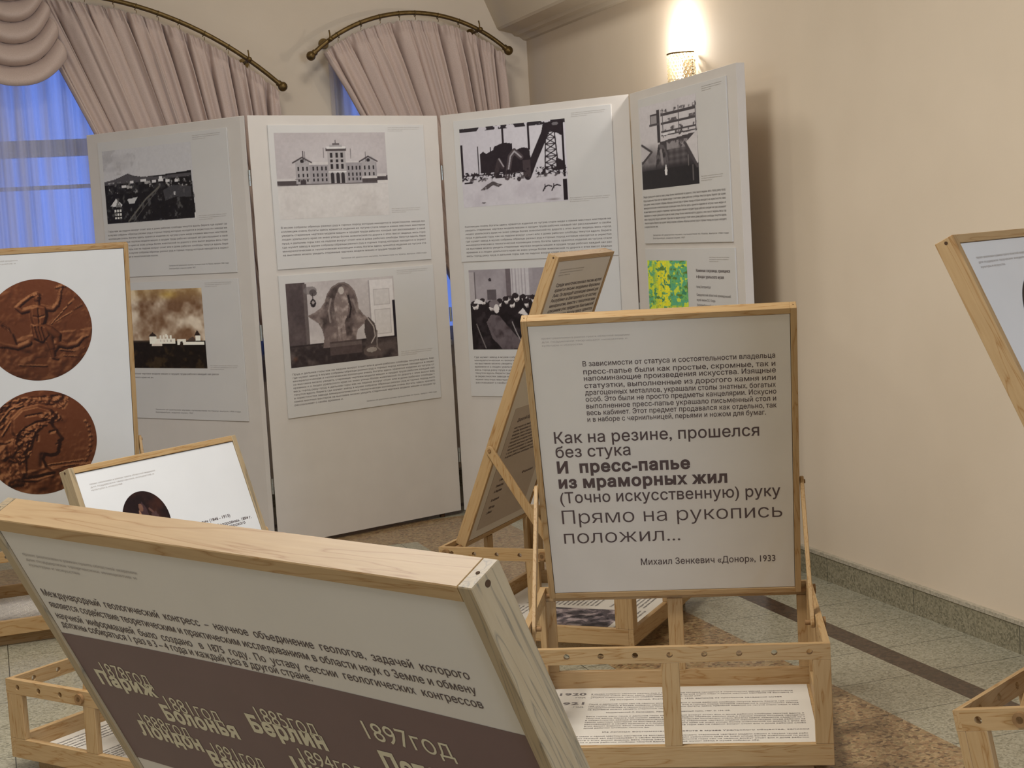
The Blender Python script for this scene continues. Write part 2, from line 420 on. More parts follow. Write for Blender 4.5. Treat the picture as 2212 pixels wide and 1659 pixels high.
def granite(name, stops, scale, joints=None, rough=0.28):
    b = NB(name); tc = b.n('ShaderNodeTexCoord')
    n1 = b.n('ShaderNodeTexNoise'); n1.inputs['Scale'].default_value = scale; n1.inputs['Detail'].default_value = 4; n1.inputs['Roughness'].default_value = 0.7
    b.l(tc.outputs['Object'], n1.inputs['Vector'])
    v = b.n('ShaderNodeTexVoronoi'); v.inputs['Scale'].default_value = scale * 0.8; b.l(tc.outputs['Object'], v.inputs['Vector'])
    sv = b.n('ShaderNodeSeparateColor'); b.l(v.outputs['Color'], sv.inputs[0])
    mxf = b.n('ShaderNodeMath', operation='MULTIPLY_ADD'); b.l(sv.outputs[0], mxf.inputs[0]); mxf.inputs[1].default_value = 0.55
    hf = b.n('ShaderNodeMath', operation='MULTIPLY'); hf.inputs[1].default_value = 0.5; b.l(n1.outputs['Fac'], hf.inputs[0]); b.l(hf.outputs[0], mxf.inputs[2])
    col = b.ramp(mxf.outputs[0], stops)
    if joints:
        sx = b.n('ShaderNodeSeparateXYZ'); b.l(tc.outputs['Object'], sx.inputs[0]); last = None
        for ax, off, step in joints:
            s1 = b.n('ShaderNodeMath', operation='SUBTRACT'); b.l(sx.outputs[ax], s1.inputs[0]); s1.inputs[1].default_value = off - step * 200.5
            s2 = b.n('ShaderNodeMath', operation='MODULO'); b.l(s1.outputs[0], s2.inputs[0]); s2.inputs[1].default_value = step
            s3 = b.n('ShaderNodeMath', operation='SUBTRACT'); b.l(s2.outputs[0], s3.inputs[0]); s3.inputs[1].default_value = step / 2
            s4 = b.n('ShaderNodeMath', operation='ABSOLUTE'); b.l(s3.outputs[0], s4.inputs[0])
            s5 = b.n('ShaderNodeMath', operation='LESS_THAN'); b.l(s4.outputs[0], s5.inputs[0]); s5.inputs[1].default_value = 0.0016
            if last is None: last = s5.outputs[0]
            else:
                s6 = b.n('ShaderNodeMath', operation='MAXIMUM'); b.l(last, s6.inputs[0]); b.l(s5.outputs[0], s6.inputs[1]); last = s6.outputs[0]
        mx = b.n('ShaderNodeMixRGB'); b.l(last, mx.inputs[0]); b.l(col, mx.inputs[1]); mx.inputs[2].default_value = L4((62, 60, 50)); col = mx.outputs[0]
    b.l(col, b.p.inputs['Base Color']); b.p.inputs['Roughness'].default_value = rough; b.p.inputs['Specular IOR Level'].default_value = 0.35
    return b.m
GREY_STOPS = [(0.2, (112, 107, 88)), (0.42, (144, 138, 116)), (0.6, (156, 149, 127)), (0.85, (168, 161, 140))]
GREY = granite('grey_green_granite', GREY_STOPS, 190, [(0, 2.074, 0.3), (1, 4.08, 0.297)])
GREYB = granite('grey_border_granite', GREY_STOPS, 190, [(1, 4.08, 0.297)])
BRN = granite('brown_granite', [(0.12, (56, 46, 36)), (0.3, (104, 80, 56)), (0.46, (150, 118, 82)), (0.6, (128, 110, 76)), (0.75, (168, 140, 102)), (0.9, (116, 102, 80))], 120, [(1, 4.30, 0.52)])
DRK = granite('dark_granite_strip', [(0.2, (46, 34, 24)), (0.5, (66, 50, 36)), (0.8, (84, 64, 48))], 120, [(1, 4.96, 0.9)])
BASEM = granite('skirting_granite', [(0.2, (102, 96, 76)), (0.5, (134, 126, 102)), (0.8, (152, 143, 118))], 170, [(1, 4.70, 0.6)], 0.4)
CAPM = granite('skirting_top', [(0.2, (148, 140, 120)), (0.5, (168, 158, 138)), (0.8, (184, 173, 152))], 170, None, 0.4)

def struct(name, mb, mats, bevel=0):
    o = mb.build(name, mats, None, (0, 0, 0), (0, 0, WA), bevel); o['kind'] = 'structure'; return o
A0, T0 = -6.0, -4.0
fa = [A0, 1.855, 2.374, 2.647, 2.736, DW]; ft = [T0, 7.05, 7.57, 7.84, 7.93, YC]
mb = MB()
for i in range(5):
    for j in range(5):
        k = max(i, j)     # nested frames running along the right and the back wall
        mi = {0: 0, 1: 2, 2: 1, 3: 3, 4: 1}[k]
        mb.add([(fa[i], ft[j], 0), (fa[i + 1], ft[j], 0), (fa[i + 1], ft[j + 1], 0), (fa[i], ft[j + 1], 0)], [(0, 1, 2, 3)], mi)
struct('floor', mb, [GREY, GREYB, BRN, DRK])
mb = MB(); mb.box(A0, DW, T0, YC, CEIL, CEIL + 0.1); struct('ceiling', mb, CEILM)
mb = MB(); mb.box(DW, DW + 0.2, T0, YC + 0.3, 0, CEIL); struct('wall_right', mb, WALLM)
O1, O2 = (-0.95, 1.50, 0.85, 2.60), (1.93, 2.78, 0.85, 2.40)
def arc(cx, cz, R, a): return cz + math.sqrt(max(R * R - (a - cx) ** 2, 0))
ROD1 = (0.325, 0.930, 1.869); ROD2 = (2.344, 1.838, 0.829)
def head(rd, a): return arc(*rd, a) - 0.13
mb = MB()
mb.box(A0, O1[0], YC, YC + 0.3, 0, CEIL); mb.box(O1[1], O2[0], YC, YC + 0.3, 0, CEIL); mb.box(O2[1], DW, YC, YC + 0.3, 0, CEIL)
for o, rd in ((O1, ROD1), (O2, ROD2)):
    mb.box(o[0], o[1], YC, YC + 0.3, 0, o[2]); n = 24
    for i in range(n):       # arched head
        x0, x1 = o[0] + (o[1] - o[0]) * i / n, o[0] + (o[1] - o[0]) * (i + 1) / n; za, zb_ = head(rd, x0), head(rd, x1)
        mb.add([(x0, YC, za), (x1, YC, zb_), (x1, YC, CEIL), (x0, YC, CEIL), (x0, YC + 0.3, za), (x1, YC + 0.3, zb_), (x1, YC + 0.3, CEIL), (x0, YC + 0.3, CEIL)], [(0, 1, 2, 3), (7, 6, 5, 4), (0, 4, 5, 1)])
struct('wall_back', mb, WALLM)
mb = MB(); mb.box(A0 - 0.2, A0, T0, YC + 0.3, 0, CEIL); struct('wall_left', mb, WALLM)
mb = MB(); mb.box(A0 - 0.2, DW + 0.2, T0 - 0.2, T0, 0, CEIL); struct('wall_rear', mb, WALLM)
mb = MB(); mb.box(DW - 0.016, DW, T0, YC, 0, 0.096, 0); mb.box(DW - 0.020, DW, T0, YC, 0.096, 0.1097, 1); struct('baseboard_right', mb, [BASEM, CAPM])
mb = MB(); mb.box(A0, DW - 0.02, YC - 0.016, YC, 0, 0.096, 0); mb.box(A0, DW - 0.02, YC - 0.02, YC, 0.096, 0.1097, 1); struct('baseboard_back', mb, [BASEM, CAPM])
prof = [(DW, 2.525), (3.052, 2.530), (3.030, 2.548), (3.000, 2.553), (2.985, 2.568), (2.905, 2.588), (2.895, 2.600), (2.828, 2.76), (2.74, CEIL), (DW, CEIL)]
mb = MB(); n = len(prof)
mb.add([(a, T0, z) for a, z in prof] + [(a, YC, z) for a, z in prof], [(i, (i + 1) % n, n + (i + 1) % n, n + i) for i in range(n)] + [tuple(range(n - 1, -1, -1)), tuple(range(n, 2 * n))])
struct('trim_1', mb, BEAMM)
# windows
WFR = mottled('window_paint', (196, 192, 186), (205, 201, 195), 8, 0.5)
GL = NB('window_glass'); _tr = GL.n('ShaderNodeBsdfTransparent'); _gs = GL.n('ShaderNodeBsdfGlossy'); _gs.inputs['Roughness'].default_value = 0.03
_mx = GL.n('ShaderNodeMixShader'); _mx.inputs[0].default_value = 0.06
GL.l(_tr.outputs[0], _mx.inputs[1]); GL.l(_gs.outputs[0], _mx.inputs[2]); GL.l(_mx.outputs[0], GL.out.inputs[0])
def window(name, o, mull, bars, rd):
    a0, a1, z0, z1 = o; mb = MB(); y0, y1 = YC + 0.10, YC + 0.16
    for (p, q, r, s) in [(a0, a0 + 0.07, z0, head(rd, a0)), (a1 - 0.07, a1, z0, head(rd, a1)), (a0, a1, z0, z0 + 0.07)] + [(m - 0.04, m + 0.04, z0, head(rd, m)) for m in mull] + [(a0, a1, b - t / 2, b + t / 2) for b, t in bars]:
        mb.box(p, q, y0, y1, r, s)
    mb.box(a0, a1, YC - 0.01, YC + 0.10, z0 - 0.03, z0)
    w = struct(name, mb, WFR)
    g = MB(); aa = [a0 + (a1 - a0) * i / 24 for i in range(25)]
    ring_ = [(a0, z0)] + [(a1, z0)] + [(a, head(rd, a)) for a in aa[::-1]]; n = len(ring_)
    g.add([(a, YC + 0.128, z) for a, z in ring_] + [(a, YC + 0.132, z) for a, z in ring_], [(i, (i + 1) % n, n + (i + 1) % n, n + i) for i in range(n)] + [tuple(range(n - 1, -1, -1)), tuple(range(n, 2 * n))])
    g.build('glass_pane', GL.m, w)
window('window_1', O1, (-0.28, 0.94), ((2.022, 0.088), (1.817, 0.02)), ROD1)
window('window_2', O2, (), ((2.022, 0.088), (1.817, 0.02)), ROD2)

# ------------------------------------------------------------------ curtains
FAB = NB('dusty_pink_satin'); _tc = FAB.n('ShaderNodeTexCoord'); _n = FAB.n('ShaderNodeTexNoise'); _n.inputs['Scale'].default_value = 260
FAB.l(_tc.outputs['Object'], _n.inputs['Vector']); FAB.l(FAB.ramp(_n.outputs['Fac'], [(0.35, (186, 164, 149)), (0.65, (196, 173, 158))]), FAB.p.inputs['Base Color'])
FAB.p.inputs['Roughness'].default_value = 0.6; FAB.p.inputs['Specular IOR Level'].default_value = 0.2; FAB.p.inputs['Sheen Weight'].default_value = 0.15
FAB.bump(_n.outputs['Fac'], 0.1, 0.0004); FAB = FAB.m
SH = NB('sheer_voile'); _tc = SH.n('ShaderNodeTexCoord'); _mp = SH.n('ShaderNodeMapping'); _mp.inputs['Scale'].default_value = (9, 1, 0.35)
_n = SH.n('ShaderNodeTexNoise'); _n.inputs['Scale'].default_value = 1.5; _n.inputs['Detail'].default_value = 5
SH.l(_tc.outputs['Object'], _mp.inputs[0]); SH.l(_mp.outputs[0], _n.inputs['Vector'])
_r = SH.n('ShaderNodeMapRange'); _r.inputs[1].default_value = 0.35; _r.inputs[2].default_value = 0.65; _r.inputs[3].default_value = 0.36; _r.inputs[4].default_value = 0.95
SH.l(_n.outputs['Fac'], _r.inputs[0])
_tp = SH.n('ShaderNodeBsdfTransparent'); _df = SH.n('ShaderNodeBsdfDiffuse'); _tl = SH.n('ShaderNodeBsdfTranslucent')
_df.inputs[0].default_value = L4((214, 206, 200)); _tl.inputs[0].default_value = L4((205, 205, 212))
_m1 = SH.n('ShaderNodeMixShader'); _m1.inputs[0].default_value = 0.45; SH.l(_df.outputs[0], _m1.inputs[1]); SH.l(_tl.outputs[0], _m1.inputs[2])
_m2 = SH.n('ShaderNodeMixShader'); SH.l(_r.outputs[0], _m2.inputs[0]); SH.l(_tp.outputs[0], _m2.inputs[1]); SH.l(_m1.outputs[0], _m2.inputs[2])
SH.l(_m2.outputs[0], SH.out.inputs[0]); SH = SH.m

ROD_OFF = 0.165
def pl(a, off, z): return (a, YC - off, z)

def curtain(name, label, rod, top0, top1, bot0, bot1, zb, folds, seed, drop=0.045):
    r = np.random.default_rng(seed); NS, NV = folds * 22, 60
    ph = np.cumsum(r.uniform(0.55, 1.45, folds + 1)); ph = (ph - ph[0]) / (ph[-1] - ph[0])
    amp = r.uniform(0.55, 1.25, folds + 2)
    P = []
    for j in range(NV + 1):
        v = (j / NV) ** 1.5; row = []
        for i in range(NS + 1):
            s = i / NS
            k = np.interp(s, ph, np.arange(folds + 1))
            at = top0 + (top1 - top0) * s; zt = arc(*rod, at) - drop
            ab = bot0 + (bot1 - bot0) * s
            a = at + (ab - at) * v; z = zt + (zb - zt) * v
            d = zt - z
            open_ = min(1.0, 0.30 + d / 0.30)
            A = 0.040 * amp[int(k) % len(amp)] * open_
            f_ = k % 1.0; dd = abs(f_ - 0.5)
            wv = A * (0.55 - 0.5 * (2 * abs(dd - 0.25)) ** 1.5) - (2.6 + 1.2 * math.sin(2.3 * int(k) + seed)) * A * math.exp(-(dd / (0.085 + 0.07 * math.sin(3.7 * int(k)) ** 2)) ** 2)
            wv += 0.35 * A * math.sin(4 * PI * k + int(k) * 2.1)
            if wv < 0: wv = -0.092 * math.tanh(-wv / 0.092)
            fine = 0.010 * math.exp(-(d / 0.07) ** 2) * math.sin(2 * PI * k * 4.3 + seed)
            head_ = 0.006 * math.exp(-((d - 0.055) / 0.012) ** 2)
            a += 0.014 * open_ * math.sin(2 * PI * k + 0.7) * (1 + 0.5 * math.sin(5 * s))
            row.append(pl(a, 0.165 + wv + fine - head_, z + 0.006 * math.sin(2 * PI * k * 4.3) * math.exp(-(d / 0.05) ** 2)))
        P.append(row)
    mb = MB(); mb.grid(P)
    o = mb.build(name, FAB, None, (0, 0, 0), (0, 0, WA))
    sf = o.modifiers.new('cloth', 'SOLIDIFY'); sf.thickness = 0.002
    return tag(o, label, 'curtain', 'pink curtains on the back wall')
curtain('curtain', 'dusty pink curtain sweeping right from under a hanging swag, behind the leftmost screen panel', ROD1, 0.30, 1.585, 1.10, 1.60, 0.95, 13, 4)
curtain('curtain', 'narrow dusty pink curtain under the short fully visible arched rod near the corner', ROD2, 1.845, 2.875, 2.60, 2.90, 0.95, 11, 11)

# swag hanging under the middle of the long rod
P = []
NV, NS = 130, 60
for j in range(NV + 1):
    v = j / NV; row = []
    hw = 0.10 + 0.135 * v ** 0.9
    ze = 2.80 - 0.02 * v if v < 0.01 else 2.80 - 0.36 * v ** 1.5
    zbm = 2.80 - 0.488 * v ** 0.9
    for i in range(NS + 1):
        s = -1 + 2 * i / NS
        z = ze - (ze - zbm) * (1 - abs(s) ** 2.4)
        f = 2 * abs(math.sin(PI * 4.6 * v ** 0.85 + 0.5 + 0.25 * s)) ** 0.75 - 1; prof_ = 0.042 * f * (1 - 0.5 * abs(s) ** 3)
        a = 0.265 + hw * s * (1 + 0.05 * f)
        row.append(pl(a, 0.27 + 0.06 * (1 - s * s) * (0.5 + 0.5 * v) + prof_, z - 0.014 * f * (1 - s * s)))
    P.append(row)
mb = MB(); mb.grid(P)
o = mb.build('curtain_swag', FAB, None, (0, 0, 0), (0, 0, WA)); o.modifiers.new('cloth', 'SOLIDIFY').thickness = 0.003
tag(o, 'draped swag of dusty pink cloth in nested U folds above the blue window', 'curtain')

def sheer(name, label, a0, a1, z0, rd, n, seed):
    r = np.random.default_rng(seed); P = []; ph = r.uniform(0, 6.28, 4)
    for w in np.linspace(0, 1, 14):
        P.append([pl(a + 0.008 * math.sin(30 * a + ph[3]), 0.026 + 0.014 * math.sin(2 * PI * n * (a - a0) + ph[0] + 1.5 * math.sin(7 * a)) + 0.008 * math.sin(2 * PI * n * 1.9 * (a - a0) + ph[1]), (1 - w) * (arc(*rd, a) - 0.085) + w * z0) for a in np.linspace(a0, a1, n * 26)])
    mb = MB(); mb.grid(P); o = mb.build(name, SH, None, (0, 0, 0), (0, 0, WA))
    tag(o, label, 'curtain', 'white sheers over the windows')
sheer('sheer_curtain', 'white sheer curtain glowing blue with dusk light below the swag', -0.98, 1.55, 0.70, ROD1, 16, 2)
sheer('sheer_curtain', 'white sheer curtain peeking out beside the narrow curtain near the corner', 1.895, 2.82, 0.70, ROD2, 7, 5)

def rod(label, rd, a0, a1, rings, brackets):
    cx, cz, R = rd
    t = thing('curtain_rod', label, 'curtain rod', hall(a0, YC, arc(cx, cz, R, a0)), (0, 0, WA), 'arched brass curtain rods')
    O = Vector((a0, YC, arc(cx, cz, R, a0)))
    p = lambda a, off=ROD_OFF, dz=0: Vector(pl(a, off, arc(cx, cz, R, a) + dz)) - O
    th0, th1 = math.acos((a0 - cx) / R), math.acos((a1 - cx) / R)
    aa = [cx + R * math.cos(th0 + (th1 - th0) * k / 40) for k in range(41)]
    mb = MB(); mb.tube([p(a) for a in aa], 0.0125); mb.build('pole', BRASS, t)
    for a, sgn in ((a0, -1), (a1, 1)):
        q = p(a); d = (p(a) - p(a - sgn * 0.03)).normalized()
        mb = MB(); mb.ball(q + d * 0.030, 0.026); mb.cyl(q - d * 0.004, q + d * 0.010, 0.017); mb.build('finial', BRASS, t)
    for a in rings:
        d = p(a + 0.01) - p(a - 0.01); c = p(a)
        mb = MB(); mb.torus(c - Vector((0, 0, 0.004)), d, 0.0165, 0.0022)
        mb.tube([c + Vector((0, 0.0, -0.020)), c + Vector((0.002, -0.003, -0.030)), c + Vector((0, 0, -0.038))], 0.0016, 6); mb.build('curtain_ring', BRASS, t)
    for a in brackets:
        q = p(a); wq = p(a, 0.0)
        mb = MB(); mb.cyl(wq, q, 0.008); mb.cyl(wq, wq - Vector((0, 0.012, 0)), 0.028); mb.ball(q + Vector((0, -0.026, 0.0)), 0.014)
        mb.tube([q + Vector((0, -0.012, 0)), q + Vector((0, -0.012, 0.03)), q + Vector((0, 0, 0.05))], 0.004, 6); mb.build('bracket', BRASS, t)
    return t
rod('long arched brass curtain rod running from the left edge down to a ball end', ROD1, -0.93, 1.590, [0.62, 0.765, 0.875, 0.985, 1.09, 1.215, 1.335, 1.44], [0.33, 1.44])
rod('short arched brass curtain rod with ball ends at both sides near the corner', ROD2, 1.800, 2.878, [1.93, 2.06, 2.17, 2.28, 2.37, 2.50, 2.62, 2.73], [1.885, 2.735])

# ------------------------------------------------------------------ wall sconce
SC_T, SC_Z0, SC_Z1, SC_R = 6.372, 2.045, 2.190, 0.080
so = thing('wall_sconce', 'lit crystal bead wall sconce on the right wall above the last screen panel', 'wall lamp', hall(DW, SC_T, SC_Z0), (0, 0, WA))
mb = MB(); mb.box(-0.012, 0, -0.05, 0.05, 0.0, 0.12); mb.build('back_plate', BRASS, so, bevel=0.003)
ring = lambda z: [Vector((-0.012 - SC_R * math.sin(PI * k / 16) * 1.05, -SC_R * math.cos(PI * k / 16), z)) for k in range(17)]
for z in (0.0, SC_Z1 - SC_Z0):
    mb = MB(); mb.tube(ring(z), 0.004, 6); mb.build('gold_ring', BRASS, so)
CR = NB('crystal'); CR.p.inputs['Base Color'].default_value = L4((250, 240, 215)); CR.p.inputs['Roughness'].default_value = 0.12
CR.p.inputs['Transmission Weight'].default_value = 0.75; CR.p.inputs['IOR'].default_value = 1.45; CR = CR.m
mb = MB(); NR = 9
for k in range(NR):
    for i in range(15):
        th = PI * (i + 0.5 * (k % 2)) / 15
        z = 0.010 + (SC_Z1 - SC_Z0 - 0.02) * k / (NR - 1)
        mb.ball((-0.012 - SC_R * math.sin(th), -SC_R * math.cos(th), z), 0.0078, 8, 5)
tag(mb.build('crystal_beads', CR, so), kind='stuff')
EM = NB('lamp_glow'); EM.p.inputs['Emission Color'].default_value = (1.0, 0.86, 0.62, 1); EM.p.inputs['Emission Strength'].default_value = 5.0; EM = EM.m
mb = MB(); mb.cyl((-0.045, 0, 0.03), (-0.045, 0, 0.115), 0.014); mb.ball((-0.045, 0, 0.115), 0.014); mb.build('bulb', EM, so)
light('sconce_bulb', 'POINT', hall(DW - 0.038, SC_T + 0.02, SC_Z1 + 0.055), 9.5, (1.0, 0.97, 0.95), 0.02)
# ------------------------------------------------------------------ what the photographs show
def pic_town():
    c = Cv(200, 118, (181, 178, 177)); B = (26, 23, 24)
    for x, y, rx, ry in ((.10, .12, .16, .09), (.22, .20, .14, .10), (.30, .10, .10, .06), (.12, .26, .18, .05)):
        c.ell(x, y, rx, ry, (150, 146, 146), 0.45, 1.0)
    c.tex((c.Y < .34) & (c.X < .45), (150, 146, 145), 7, .52, 5, .5)
    c.poly([(0, .42), (.08, .41), (.16, .385), (.24, .35), (.28, .335), (.34, .37), (.46, .40), (.7, .39), (.98, .37), (1.0, .94), (.985, 1), (0, 1)], B)
    c.poly([(0, .42), (.16, .39), (.28, .34), (.36, .385), (.6, .41), (.98, .40), (.98, .44), (0, .47)], (88, 84, 86), .8)
    m = (c.Y > .44) & (c.Y < .60)
    c.tex(m, (170, 166, 162), 22, .60, 8, .9, .08); c.tex(m, (60, 58, 58), 14, .5, 2, .6)
    for x, w in ((.20, .05), (.30, .04), (.42, .06), (.55, .04), (.62, .05), (.70, .04), (.80, .03)):
        y = .455 + .03 * math.sin(x * 40); c.rect(x, y, x + w, y + .035, (196, 192, 190))
    c.rect(.63, .41, .66, .45, (205, 202, 200))
    c.poly([(.05, .76), (.12, .66), (.19, .75), (.17, .78)], (196, 193, 190)); c.poly([(.25, .68), (.37, .66), (.33, .74), (.27, .74)], (180, 178, 175))
    for i in range(3):
        for j in range(3): c.rect(.095 + .03 * i, .81 + .05 * j, .112 + .03 * i, .84 + .05 * j, (208, 204, 196))
    c.line([(.25, .98), (.46, .70), (.62, .55)], .012, (96, 92, 84)); c.line([(.31, .98), (.50, .72), (.63, .55)], .006, (78, 74, 70))
    c.poly([(.66, .60), (.78, .54), (.97, .58), (.97, .72), (.80, .70), (.68, .74)], (66, 64, 66), .9)
    c.rect(.78, .63, .795, .67, (190, 188, 186))
    c.tex((c.Y > .6), (84, 82, 80), 16, .60, 21, .8, .1)
    c.put((c.X > .975) & (c.Y < .37), (181, 178, 177)); c.put((c.X > .985) & (c.Y > .93), (200, 196, 190))
    return c.grain(5)
def pic_monastery():
    c = Cv(180, 140, (178, 156, 132))
    n = c.noise(4, 12); k = np.clip((n - .35) / .35, 0, 1)[..., None]
    c.a = np.array((112, 82, 58.)) * (1 - k) + np.array((206, 190, 168.)) * k
    c.put(np.clip((c.Y - .38) / .25, 0, 1) * np.clip(1 - (n - .3) * 2, 0, 1), (120, 88, 62), .6); c.put(np.clip(.18 - c.Y, 0, 1) * 3, (206, 176, 110), .7)
    c.ell(.62, .07, .14, .07, (205, 170, 60), .45, 1)
    c.rect(0, .655, 1, 1, (24, 16, 12)); c.tex(c.Y > .68, (70, 54, 30), 9, .58, 4, .6)
    c.rect(0, .645, .45, .665, (60, 48, 38)); Wt = (232, 222, 206); D = (44, 32, 26)
    c.rect(.36, .60, .44, .69, Wt); c.poly([(.345, .60), (.40, .54), (.455, .60)], D); c.rect(.44, .625, .66, .69, Wt)
    for x in (.48, .52, .56, .60): c.rect(x, .585, x + .018, .63, Wt); c.rect(x + .004, .64, x + .012, .67, (150, 138, 124))
    c.rect(.55, .565, .57, .60, Wt); c.rect(.68, .635, .78, .70, Wt); c.ell(.73, .70, .02, .04, D); c.poly([(.78, .66), (.86, .60), (.90, .64), (.90, .665)], (80, 64, 54))
    c.rect(.89, .59, .945, .65, Wt); c.poly([(.88, .59), (.915, .52), (.955, .59)], D); c.rect(.78, .665, .985, .70, Wt); c.rect(.38, .69, .50, .715, (210, 198, 182))
    return c.grain(7)
def pic_building():
    c = Cv(220, 150, (168, 160, 158)); Wl = (136, 130, 130); Dk = (38, 32, 34); Sn = (178, 172, 168)
    c.put(np.clip(c.noise(3, 7) * 1.0 - .3, 0, 1), (140, 132, 132), .6); c.put(np.clip(1 - np.hypot((c.X - .5) / .6, (c.Y - .32) / .3), 0, 1), (176, 170, 168), .6)
    c.rect(0, .56, 1, 1, (186, 180, 174)); c.put(np.clip(c.noise(4, 9) - .45, 0, 1) * (c.Y > .6), (164, 156, 150), 1.2)
    c.rect(0, .545, .18, .615, (70, 62, 62)); c.rect(0, .53, .17, .555, Sn); c.rect(.88, .52, 1, .575, (64, 56, 58)); c.rect(.88, .50, .99, .53, Sn)
    c.rect(.17, .36, .90, .60, Wl); c.rect(.29, .345, .46, .375, Sn); c.rect(.62, .335, .76, .36, Sn)
    for x0, x1 in ((.155, .30), (.755, .90)):
        c.rect(x0 + .01, .335, x1 - .01, .60, (146, 140, 139)); xm = (x0 + x1) / 2
        c.poly([(x0 - .01, .345), (xm - .01, .285), (xm + .03, .285), (x1 + .01, .345)], (150, 145, 145)); c.line([(x0 - .01, .347), (xm, .287), (x1 + .01, .347)], .008, (62, 54, 55)); c.ell(xm, .33, .018, .022, Dk)
    c.rect(.455, .20, .62, .60, (150, 144, 142)); c.rect(.445, .185, .63, .215, (70, 62, 62)); c.rect(.45, .165, .625, .19, (190, 186, 182)); c.rect(.48, .145, .595, .17, (150, 145, 144)); c.rect(.505, .125, .57, .148, (96, 88, 88)); c.line([(.535, .125), (.535, .09)], .004, Dk)
    for x in (.48, .53, .575):
        c.rect(x, .235, x + .022, .30, Dk); c.rect(x, .32, x + .022, .35, Dk); c.rect(x, .37, x + .022, .43, Dk); c.rect(x - .004, .49, x + .026, .60, (46, 40, 42)); c.ell(x + .011, .49, .015, .02, (46, 40, 42))
    c.rect(.455, .455, .62, .468, (190, 186, 182))
    for x in [.185, .225, .262] + [.315 + .038 * i for i in range(4)] + [.635 + .035 * i for i in range(4)] + [.785, .825, .865]:
        for y, h in ((.395, .05), (.475, .04), (.54, .03)): c.rect(x, y, x + .014, y + h, Dk)
    c.rect(.155, .535, .29, .545, (92, 84, 84)); c.rect(.20, .55, .25, .605, (56, 48, 50)); c.rect(.76, .55, .90, .60, (70, 62, 62)); c.rect(.76, .525, .90, .55, Sn)
    for x, y in ((.235, .21), (.252, .22), (.42, .18), (.665, .19), (.80, .23)): c.rect(x, y, x + .007, y + .12, (66, 58, 60))
    c.rect(.16, .60, .90, .612, (60, 52, 54), .7); c.rect(0, .612, 1, .63, (176, 170, 166), .5)
    c.tex(c.Y > .62, (176, 170, 163), 9, .5, 3, .4, .3)
    c.put(np.clip(.03 - c.X, 0, 1) * 20 * (c.Y > .6), (190, 186, 180), .5)
    return c.grain(6)
def pic_throne():
    c = Cv(215, 140, (176, 168, 164)); n = c.noise(3, 3)
    c.put(np.clip(n - .4, 0, 1), (150, 140, 138), 1.2); c.rect(0, 0, .17, 1, (70, 60, 60)); c.put((c.X < .17) * np.clip(c.noise(8, 5) - .4, 0, 1), (96, 84, 82), 1.5); c.rect(.15, .02, .185, .93, (92, 82, 80))
    c.rect(0, .74, 1, 1, (48, 40, 40)); c.tex(c.Y > .76, (92, 80, 76), 6, .52, 6, .8, .25); c.rect(.75, .03, .99, .74, (196, 190, 186)); c.rect(.80, .15, .95, .34, (186, 180, 176)); c.rect(.80, .40, .95, .70, (188, 182, 178))
    for r_ in ((.80, .15, .95, .34), (.80, .40, .95, .70)): c.line([(r_[0], r_[1]), (r_[2], r_[1]), (r_[2], r_[3]), (r_[0], r_[3]), (r_[0], r_[1])], .004, (160, 152, 150))
    c.rect(.975, .30, 1.0, .75, (34, 28, 34)); c.rect(.75, .03, .765, .72, (150, 142, 140))
    c.ell(.215, .10, .06, .05, (110, 102, 100), .8); c.ell(.24, .13, .035, .04, (70, 62, 62), .8); c.line([(.235, .14), (.235, .22)], .005, (60, 52, 52)); c.ell(.235, .255, .026, .05, (44, 38, 40)); c.ell(.235, .245, .012, .02, (150, 140, 136))
    P = [(.175, .40), (.24, .37), (.30, .32), (.34, .25), (.365, .16), (.41, .08), (.48, .03), (.53, .03), (.58, .07), (.625, .15), (.645, .26), (.65, .36), (.69, .44), (.73, .49), (.72, .54), (.675, .57), (.63, .62), (.61, .70), (.615, .80), (.30, .80), (.315, .68), (.30, .58), (.27, .50), (.21, .44)]
    c.poly(P, (104, 90, 86)); m = c.mpoly(P)
    c.put(m * np.clip(c.noise(7, 14) - .45, 0, 1), (62, 52, 50), 3.0); c.put(m * np.clip(c.noise(11, 24) - .52, 0, 1), (150, 136, 128), 2.5)
    c.line([(p[0] * .97 + .013, p[1] * .97 + .015) for p in P[:19]], .006, (128, 114, 108), .6)
    fg = [(.45, .16), (.50, .12), (.54, .17), (.56, .30), (.54, .44), (.51, .52), (.52, .66), (.51, .78), (.485, .78), (.48, .58), (.47, .58), (.465, .78), (.44, .78), (.445, .56), (.43, .42), (.42, .28)]; c.poly(fg, (116, 102, 97)); c.put(c.mpoly(fg) * np.clip(c.noise(16, 41) - .45, 0, 1), (166, 152, 144), 2.5); c.ell(.498, .13, .026, .045, (168, 158, 150)); c.line([(.56, .2), (.58, .34), (.56, .46)], .012, (44, 36, 36))
    c.line([(.40, .22), (.37, .36), (.38, .5)], .012, (142, 130, 124), .7); c.line([(.60, .25), (.63, .40)], .012, (136, 124, 118), .7)
    c.rect(.36, .74, .66, .90, (74, 62, 60)); c.rect(.36, .76, .66, .80, (100, 88, 84), .7)
    c.poly([(.70, .52), (.74, .48), (.79, .56), (.81, .68), (.80, .84), (.72, .84), (.69, .66)], (70, 60, 58)); c.ell(.76, .90, .09, .07, (84, 72, 68)); c.ell(.75, .885, .05, .03, (140, 130, 122)); c.line([(.73, .50), (.78, .60), (.79, .72), (.75, .80)], .008, (156, 146, 138))
    c.line([(.81, .66), (.80, .86), (.83, .90)], .008, (120, 110, 104)); c.ell(.045, .90, .03, .04, (150, 90, 60), .35, 1)
    return c.grain(7)
